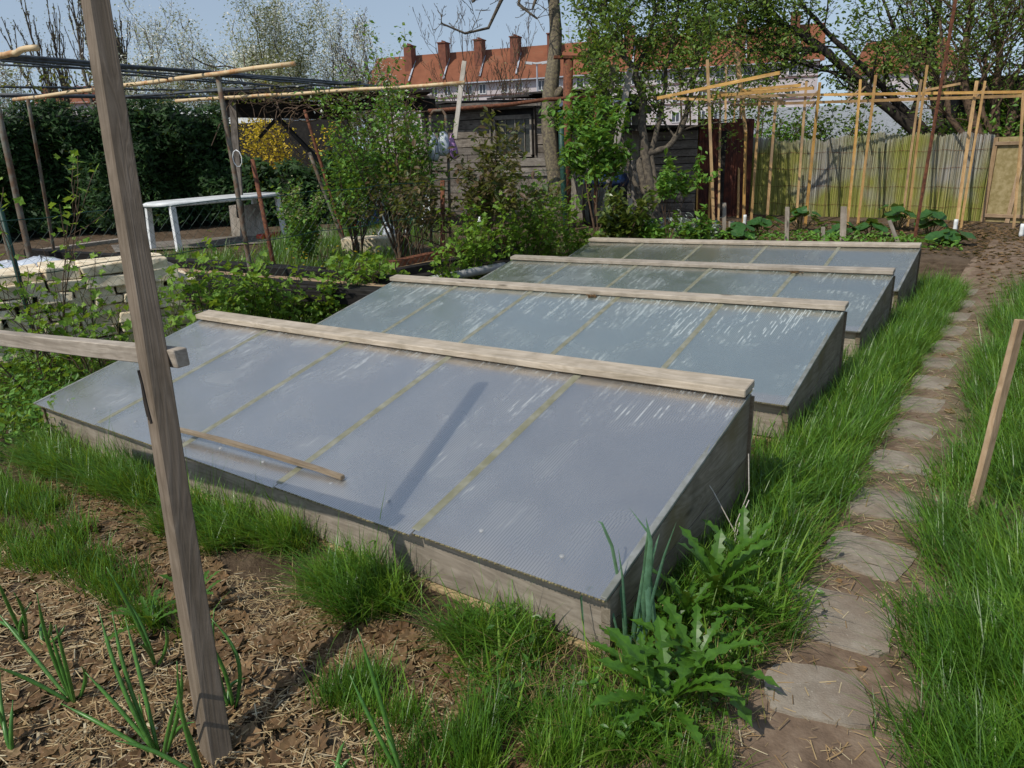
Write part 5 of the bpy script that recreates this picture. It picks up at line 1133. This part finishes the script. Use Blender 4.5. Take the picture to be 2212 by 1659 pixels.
def treeline():
    n = 9000; a = RNG.uniform(YAW-.85, YAW+.85, n); r = RNG.uniform(150, 185, n); h = 4+3.*np.sin(a*37)+2*np.sin(a*91+1); P = np.column_stack([CAM[0]+np.sin(a)*r, CAM[1]+np.cos(a)*r, RNG.uniform(0, 1, n)**.7*(h+3)])
    tag(leaves("distant_treeline", P, 1.3, M['budleaf']), "low line of distant trees along the horizon", kind='stuff')
treeline()

# ================================================================== GRASS AND LITTER
def stuff(o, label): return tag(o, label, kind='stuff')
def wpoly(*p): return list(p)
# tufts along the nearest frame's front board
tc = []; GAPS = [(at(a).x if 0 else at(*a).x, at(*b).x) for a, b in (((655, 1190), (760, 1235)), ((945, 1315), (1045, 1365)), ((385, 1080), (430, 1100)))]
for x, y in zip(RNG.uniform(-4.05, -.2, 120), RNG.uniform(-.27, -.03, 120)):
    if not any(a_ < x-.2*y < b_ for a_, b_ in GAPS): tc.append((x, y-.02*math.sin(x*5)))
tc = np.array(tc); stuff(blades("grass_tufts", clump(tc, 17000, .036), .145, M['grass'], (.0, -.28), .9, .0038), "grass tufts leaning out from the nearest frame's front board")
stuff(blades("long_grass", clump(tc[::3], 600, .05), .21, M['grass'], (.05, .1), .4, .0036), "long thin grass blades standing against the front board")
pB = [(-.42, -.26), (-.1, -.42), (.18, -.42), (.38, -.10), (.44, .35), (.40, .7), (.02, .7), (.02, -.02), (-.42, -.02)]
tb = in_poly(pB, 90); stuff(blades("corner_grass", clump(tb, 10000, .045), .085, M['grass'], (.03, -.3), .9, .0040), "thick grass round the near right corner of the nearest frame")
pC = [(.03, .3), (.36, .4), (.35, 1.2), (.31, 2), (.28, 3), (.28, 5), (.22, 8.0), (-.1, 8.3), (-.05, 1.4)]
tC = in_poly(pC, 420); stuff(blades("path_grass", clump(tC, 42000, .042), .155, M['grass'], (.12, -.12), .85, .0040), "lush grass between the cold frames and the path")
for y0, y1 in ((1.36, 2.2), (3.58, 4.28), (5.7, 6.35), (7.75, 8.5)):
    stuff(blades("gap_grass", in_poly([(-.9, y0), (.05, y0), (.05, y1), (-.9, y1)], 1500), .16, M['grass'], (.1, 0), .6, .0045), "grass in the gap between two cold frames")
pD = [(.80, .75), (.76, 1.6), (.74, 3), (.70, 5), (.74, 7.2), (1.6, 7.5), (2.4, 4), (1.35, .6), (1.05, .35)]
tD = in_poly(pD, 520); stuff(blades("verge_grass", clump(tD, 52000, .045), .19, M['grass'], (-.24, -.10), .85, .0042), "long grass on the far side of the path leaning over it")
pD2 = [(.92, .0), (.86, .4), (.80, .8), (1.3, .9), (1.5, .3), (1.15, -.1)]
stuff(blades("verge_grass", clump(in_poly(pD2, 110), 11000, .05), .14, M['grass'], (-.2, -.15), .75, .0042), "bright long grass at the near right corner")
pE = pix_poly([(-60, 1020), (120, 1080), (230, 1200), (330, 1290), (470, 1400), (380, 1430), (250, 1330), (90, 1240), (-60, 1180)])
stuff(blades("bed_grass", clump(in_poly(pE, 70), 6000, .035), .11, M['grass'], (.1, -.1), .6, .004), "dark grass patch in the mulched bed at the left")
for pp, n, l in (([(700, 1470), (830, 1470), (860, 1560), (720, 1560)], 1100, "small grass tuft in the straw below the nearest frame"), ([(850, 1560), (1060, 1560), (1060, 1680), (820, 1680)], 1900, "grass tuft at the bottom edge beside the onion shoot"), ([(100, 900), (170, 960), (260, 1050), (200, 1060), (90, 980)], 1500, "grass tuft at the left corner of the nearest frame"), ([(1000, 1640), (1250, 1560), (1500, 1600), (1560, 1680), (1000, 1700)], 2500, "grass fringe along the bottom edge of the photo")):
    stuff(blades("grass_tuft", clump(in_poly(pix_poly(pp), 18), n, .03), .10, M['grass'], (0, 0), .6, .0036), l)
wide = np.vstack([clump(tC, 2200, .05), clump(tD, 2800, .05), clump(tc, 1000, .035), clump(tb, 350, .05)]); stuff(blades("broad_blades", wide, .15, M['currant'], (0, -.1), .9, .009), "broader pale blades among the grass")
cw = np.vstack([clump(tC[::4], 1500, .07), clump(tD[::4], 1900, .08), clump(tb[::3], 700, .05), clump(tc[::4], 500, .04)]); stuff(leaves("clover_leaves", np.column_stack([cw, G(cw[:, 0], cw[:, 1])+RNG.uniform(.03, .13, len(cw))]), .028, M['weed'], tpl=LEAF, up=1.5), "small round weed leaves growing through the grass")
# dry blades mixed in
dry = np.vstack([clump(tC, 6000, .06), clump(tD, 6500, .06), clump(tc, 3000, .07), clump(tb, 2600, .06)]); stuff(blades("dry_blades", dry, .085, M['grassdry'], (0, -.1), 1.3, .0035), "dry yellow blades at the foot of the grass")
# far and side grass
def ptch(nm, pp, n, h, lb, m='grass', wd=.006): stuff(blades(nm, clump(in_poly(pix_poly(pp), max(20, n//60)), n, .12), h, M[m], (0, 0), .7, wd), lb)
ptch("garden_grass", [(300, 560), (620, 535), (900, 500), (900, 560), (700, 640), (450, 600)], 6500, .17, "rough grass and weeds between the table and the beams", wd=.008)
ptch("garden_grass", [(560, 520), (900, 490), (1000, 500), (900, 560), (640, 600)], 4500, .22, "weedy grass round the stone block", wd=.008)
side = [(-6.6, -1.2), (-4.5, -1.0), (-4.35, .2), (-4.4, 8), (-5.2, 9), (-5.9, 9), (-6.6, 2)]
stuff(blades("side_grass", clump(in_poly(side, 300), 15000, .10), .17, M['grass'], (.05, 0), .8, .006), "weedy grass under the currant bushes")
P2 = in_poly(side, 5200); z_ = G(P2[:, 0], P2[:, 1])+RNG.uniform(.01, .20, 5200); stuff(leaves("ground_weeds", np.column_stack([P2, z_]), .055, M['currant'], tpl=LEAF), "low leafy weeds under the currant bushes")
P2 = in_poly([(-6.5, -1.6), (-4.0, -.9), (-3.95, .15), (-4.6, .5), (-6.5, .8)], 4200); z_ = G(P2[:, 0], P2[:, 1])+RNG.uniform(.01, .30, 4200); stuff(leaves("low_weeds", np.column_stack([P2, z_]), .05, M['shrubleaf'], tpl=LEAF), "dense dark green weeds at the left corner of the nearest frame")
P2 = in_poly(pix_poly([(1280, 510), (1500, 505), (2060, 520), (2080, 545), (2000, 540), (1300, 512)]), 1500); stuff(leaves("bed_weeds", np.column_stack([P2, RNG.uniform(.0, .14, 1500)]), .07, M['shrubleaf'], tpl=LEAF), "low weeds in the bed behind the farthest frame")
P2 = in_poly(pix_poly([(1400, 480), (2100, 480), (2230, 500), (2230, 560), (2110, 560), (1400, 500)]), 2600); stuff(leaves("leaf_litter", np.column_stack([P2, RNG.uniform(.0, .03, 2600)]), .07, M['deadleaf'], up=2.), "brown leaf litter in front of the reed fence")
P2 = in_poly(pix_poly([(600, 560), (900, 530), (860, 600), (620, 680)]), 60); stuff(leaves("yellow_petals", np.column_stack([P2, RNG.uniform(.18, .28, 60)]), .05, M['yellowfl'], up=3), "scattered small yellow flowers in the weeds")
P2 = np.array([at(u, v)[:2] for u, v in ((770, 520), (672, 455), (662, 462), (700, 470), (690, 540))]); stuff(leaves("red_petals", np.column_stack([P2, RNG.uniform(.25, .6, 5)]), .09, M['redfl'], up=1), "a few red flowers by the cream-flowered plant")

# straw mulch and dead leaves
vp = np.array([tuple(pd(random.uniform(-40, 330), random.uniform(128, 200), random.uniform(7, 10))) for _ in range(320)]+[tuple(pd(random.uniform(330, 900), random.uniform(178, 225), random.uniform(9.5, 11.5))) for _ in range(520)]); leaves("vine_leaves", vp, .05, M['brownleaf'], bpy.data.objects["pergola"], LEAF)['kind'] = 'stuff'
STRAW = ([(-.5, -.03, 0), (.5, -.03, .04), (.5, .03, .04), (-.5, .03, 0), (0, 0, .05)], [(0, 1, 4), (1, 2, 4), (2, 3, 4), (3, 0, 4)])
def straw(poly, n, ln, lb, nm="straw_mulch", up=5., cl=True):
    P = in_poly(poly, n//3)
    if cl: P = np.vstack([P, clump(in_poly(poly, 130), n-len(P), .055)])
    n = len(P); z = G(P[:, 0], P[:, 1])+RNG.uniform(.002, .022, n)
    stuff(scatter(nm, STRAW[0], STRAW[1], frames(rnd_normals(n, up), RNG.uniform(0, 6.28, n), ln*RNG.uniform(.3, 1.5, n)), np.column_stack([P, z]), M['straw']), lb)
pS = pix_poly([(-420, 1330), (-80, 1190), (60, 1180), (250, 1330), (480, 1420), (760, 1440), (1000, 1510), (1120, 1720), (1300, 2000), (-300, 2100), (-600, 1700)])
straw(pS, 13500, .050, "straw mulch and chopped stalks round the onions")
sc_ = STRAW; STRAW = ([(x, y*3.2, z) for x, y, z in STRAW[0]], STRAW[1]); straw(pS, 2400, .030, "short thick pale straw pieces in the mulch"); STRAW = sc_
straw(pix_poly([(480, 1250), (700, 1290), (1060, 1430), (1250, 1560), (1100, 1600), (760, 1440), (480, 1400)]), 3800, .035, "thin straw litter in front of the grass tufts")
straw(pix_poly([(60, 1000), (260, 1080), (480, 1240), (420, 1300), (100, 1150)]), 2600, .035, "straw bits left of the leaning post")
straw([(.30, -.7), (1.0, -.3), (.85, .5), (.8, 6), (.32, 6), (.34, .4)], 3200, .042, "dry stalks lying on the path", "path_straw", 9.)
DL = ([(0, -.5, 0), (.22, -.3, .08), (.35, -.05, .02), (.5, .1, .10), (.24, .18, .05), (.16, .5, .10), (0, .38, .0), (-.2, .48, .12), (-.22, .16, .03), (-.48, .12, .12), (-.3, -.12, .04), (-.2, -.34, .1), (0, 0, -.03)], [(i, (i+1) % 12, 12) for i in range(12)])
def dead(poly, n, s_, lb):
    P = in_poly(poly, n); z = G(P[:, 0], P[:, 1])+RNG.uniform(.004, .018, n)
    stuff(scatter("dead_leaves", DL[0], DL[1], frames(rnd_normals(n, 3.6), RNG.uniform(0, 6.28, n), s_*RNG.uniform(.5, 1.4, n)), np.column_stack([P, z]), M['deadleaf']), lb)
dead(pix_poly([(60, 980), (180, 1000), (470, 1220), (560, 1400), (470, 1440), (330, 1300), (100, 1150)]), 800, .062, "brown dead leaves left of and behind the leaning post")
dead(pix_poly([(640, 1290), (1040, 1420), (1250, 1560), (1120, 1700), (960, 1600), (800, 1480), (560, 1400)]), 620, .066, "brown dead leaves between the grass tufts and the straw")
dead(pS, 1300, .062, "dead leaves mixed into the straw mulch")
dead([(.42, .2), (.8, .2), (.75, 8), (.42, 8)], 46, .05, "a few dead leaves on the path")
dead(pix_poly([(2100, 1200), (2300, 1100), (2300, 1500), (2120, 1420)]), 160, .05, "dead leaves under the grass at the right edge")
dead(pix_poly([(2080, 500), (2230, 500), (2230, 640), (2130, 640)]), 500, .06, "dead leaves at the far end of the path")

# --- onions
def onion(base, tips, lb, r=.0062):
    g = at(*base); dp = depth_of(g); t = root("onion_plant", g, lb, "plant", "onion plants in the straw")
    for tip in tips:
        e = pd(tip[0], tip[1], dp*random.uniform(.93, 1.04)); e.z = max(e.z, g.z+.04); P = []; n = 9; L = (e-g).length
        off = Vector((random.gauss(0, .012), random.gauss(0, .012), 0)); g2 = g+off*.4
        up = max(.25, min(1, (e.z-g.z)/max(.01, L)))
        for i in range(n+1):
            s_ = i/n; p = g2.lerp(e, s_)+Vector((0, 0, .10*L*math.sin(math.pi*s_)*(1.3-up)))+off*math.sin(math.pi*s_)*1.2; P.append(p)
        mb = MB(); mb.tube(P, [r*(.62+.55*math.sin(math.pi*min(1, i/n*.8+.1)))*(1 if i < n-1 else .45)*(1-.35*i/n) for i in range(n+1)], 8); mb.done("leaf", M['onion'], t, True)
for b, tp, lb in (((162, 1522), [(80, 1281), (-10, 1317), (110, 1366), (-10, 1440), (176, 1440), (120, 1350)], "onion plant at the left with leaves arching to the photo's edge"),
                  ((343, 1630), [(211, 1308), (270, 1333), (242, 1320), (184, 1452), (132, 1520), (300, 1500)], "largest onion plant, left of the post's foot"),
                  ((335, 1443), [(230, 1225), (355, 1354), (300, 1390), (275, 1297)], "onion plant close behind the post, tallest leaf pointing up left"),
                  ((499, 1529), [(463, 1314), (456, 1336), (426, 1354), (422, 1395), (530, 1465), (470, 1548)], "onion plant right of the leaning post"),
                  ((441, 1690), [(382, 1428), (377, 1513), (250, 1600)], "onion plant in front of the post's foot at the bottom edge"), ((352, 1640), [(384, 1500), (420, 1560), (392, 1440)], "small onion shoot between the big onion and the post"),
                  ((28, 1625), [(0, 1452), (5, 1541), (-30, 1500), (28, 1512)], "onion plant in the bottom left corner"), ((867, 1680), [(772, 1357), (756, 1458), (827, 1568), (930, 1660)], "lone onion with one thick kinked leaf at the bottom centre"),
                  ((55, 1385), [(-10, 1244), (30, 1280), (68, 1300), (-20, 1350)], "onion plant behind the others at the left edge"), ((95, 1395), [(108, 1345), (140, 1350), (98, 1370)], "tiny onion shoot behind the left plants"), ((725, 1690), [(745, 1600), (715, 1640), (760, 1650)], "short onion shoots at the bottom edge left of the kinked leaf")):
    onion(b, tp, lb)
# --- leek at the frame's corner
def ribbon(P, w_, wid=(0, 0, 0)):
    """flat folded leaf along points P"""
    mb = MB(); n = len(P); vs = []
    for i, p in enumerate(P):
        d = (P[min(i+1, n-1)]-P[max(i-1, 0)]).normalized(); s_ = i/(n-1); ww = w_*(.75+.5*math.sin(math.pi*min(s_*.9+.1, 1)))*(1-s_**5)*.5
        r = Vector(_R).lerp(Vector(_F), .25+wid[0]).cross(d).cross(d).normalized(); f = d.cross(r)*ww*.45
        vs += [p-r*ww, p+f, p+r*ww]
    mb.add(vs, [(i*3+j, i*3+j+1, i*3+j+4, i*3+j+3) for i in range(n-1) for j in (0, 1)]); return mb
def leek():
    g = at(1352, 1430); dp = depth_of(g); t = root("leek_plant", g, "tall blue-green leek growing at the near right corner of the nearest frame", "plant")
    for pl, w_ in (([(1352, 1430), (1345, 1300), (1322, 1180), (1300, 1130), (1290, 1125)], .012), ([(1355, 1440), (1352, 1350), (1345, 1250), (1335, 1180)], .012), ([(1362, 1430), (1375, 1330), (1392, 1230), (1400, 1150), (1358, 1095)], .014),
                   ([(1368, 1450), (1385, 1350), (1400, 1240), (1405, 1170), (1395, 1116)], .022), ([(1370, 1440), (1390, 1330), (1410, 1200), (1425, 1152)], .014), ([(1375, 1450), (1410, 1290), (1435, 1200), (1462, 1125)], .013),
                   ([(1372, 1450), (1402, 1330), (1398, 1240), (1400, 1238), (1412, 1330), (1425, 1420), (1432, 1430)], .020), ([(1350, 1430), (1325, 1330), (1305, 1270), (1270, 1268), (1255, 1290), (1262, 1370), (1258, 1400)], .010),
                   ([(1368, 1440), (1366, 1380), (1372, 1300)], .014), ([(1340, 1500), (1330, 1470), (1345, 1450)], .014)):
        P = [pd(u, v, dp*(1.0-.02*random.random())) for u, v in pl]; Q = []
        for i in range(len(P)-1):
            for k in range(3): Q.append(P[i].lerp(P[i+1], k/3))
        Q.append(P[-1]); ribbon(Q, w_*.85, (random.uniform(-.3, .3), 0, 0)).done("leaf", M['leek'], t, True)
    mb = MB(); mb.tube([g-Vector((0, 0, .05)), g+Vector((.005, 0, .10))], [.017, .014], 10); mb.done("stem", M['leek'], t, True)
leek()
# --- toothed weeds
def weed(base, n, L, lb, az=None, el=(.2, .9)):
    g = at(*base) if isinstance(base, tuple) else base; t = root("toothed_weed", g, lb, "plant", "toothed leafy weeds by the frame corner")
    for i in range(n):
        a = (6.28*i/n+random.uniform(-.3, .3)) if az is None else random.uniform(*az); e = random.uniform(*el); l = L*1.42*random.uniform(.65, 1.15); m_ = 17; P = []; p = g.copy()+Vector((0, 0, .03)); ee = e+.55
        for k in range(m_+1):
            P.append(p.copy()); p = p+Vector((math.cos(a)*math.cos(ee), math.sin(a)*math.cos(ee), math.sin(ee)))*l/m_; ee -= random.uniform(.045, .09)
        sd = Vector((-math.sin(a), math.cos(a), 0)); mb = MB(); vs = []
        for k, p in enumerate(P):
            s_ = k/m_; w0 = .062*l*(.25+1.6*s_**.8*(1-s_)**.45+.02)*(1.35 if k % 2 else random.uniform(.5, .7)); w0 = w0 if k < m_ else .001; z = .25*w0
            vs += [p-sd*w0+Vector((0, 0, z)), p, p+sd*w0+Vector((0, 0, z))]
        mb.add(vs, [(k*3+j, k*3+j+1, k*3+j+4, k*3+j+3) for k in range(m_) for j in (0, 1)]); mb.done("leaf", M['weed'], t)
weed((1500, 1470), 13, .23, "largest toothed weed, sprawling between the leek and the path")
weed((1390, 1500), 12, .17, "toothed weed at the foot of the leek")
weed((1440, 1560), 13, .20, "toothed weed in front of the leek with leaves hanging toward the bottom edge")
weed((1540, 1330), 12, .24, "upright toothed weed against the dark side of the nearest frame", el=(.7, 1.3))
weed((1480, 1380), 11, .20, "toothed weed between the leek and the upright one", el=(.5, 1.2))
weed((1600, 1260), 9, .19, "toothed weed farthest back along the nearest frame's side", el=(.5, 1.1))
weed((330, 1370), 9, .12, "small dandelion rosette behind the leaning post")
weed((430, 1330), 8, .13, "small dandelion with upright leaves right of the leaning post", el=(.4, 1.1))
# dead stalk by the frame side
t = root("dead_stalk", at(1595, 1220), "thin pale dead stalk with side twigs beside the nearest frame's dark side", "plant")
for pl in ([(1575, 1240), (1585, 1180), (1590, 1130), (1618, 1060), (1617, 980)], [(1588, 1150), (1540, 1060), (1505, 1010)], [(1585, 1180), (1600, 1120), (1618, 1080)], [(1480, 1160), (1478, 1100), (1472, 1070), (1462, 1072)]):
    dp = depth_of(t.location); mb = MB(); mb.tube([pd(u, v, dp) for u, v in pl], .0022, 5); mb.done("stem", M['ltwood'], t)
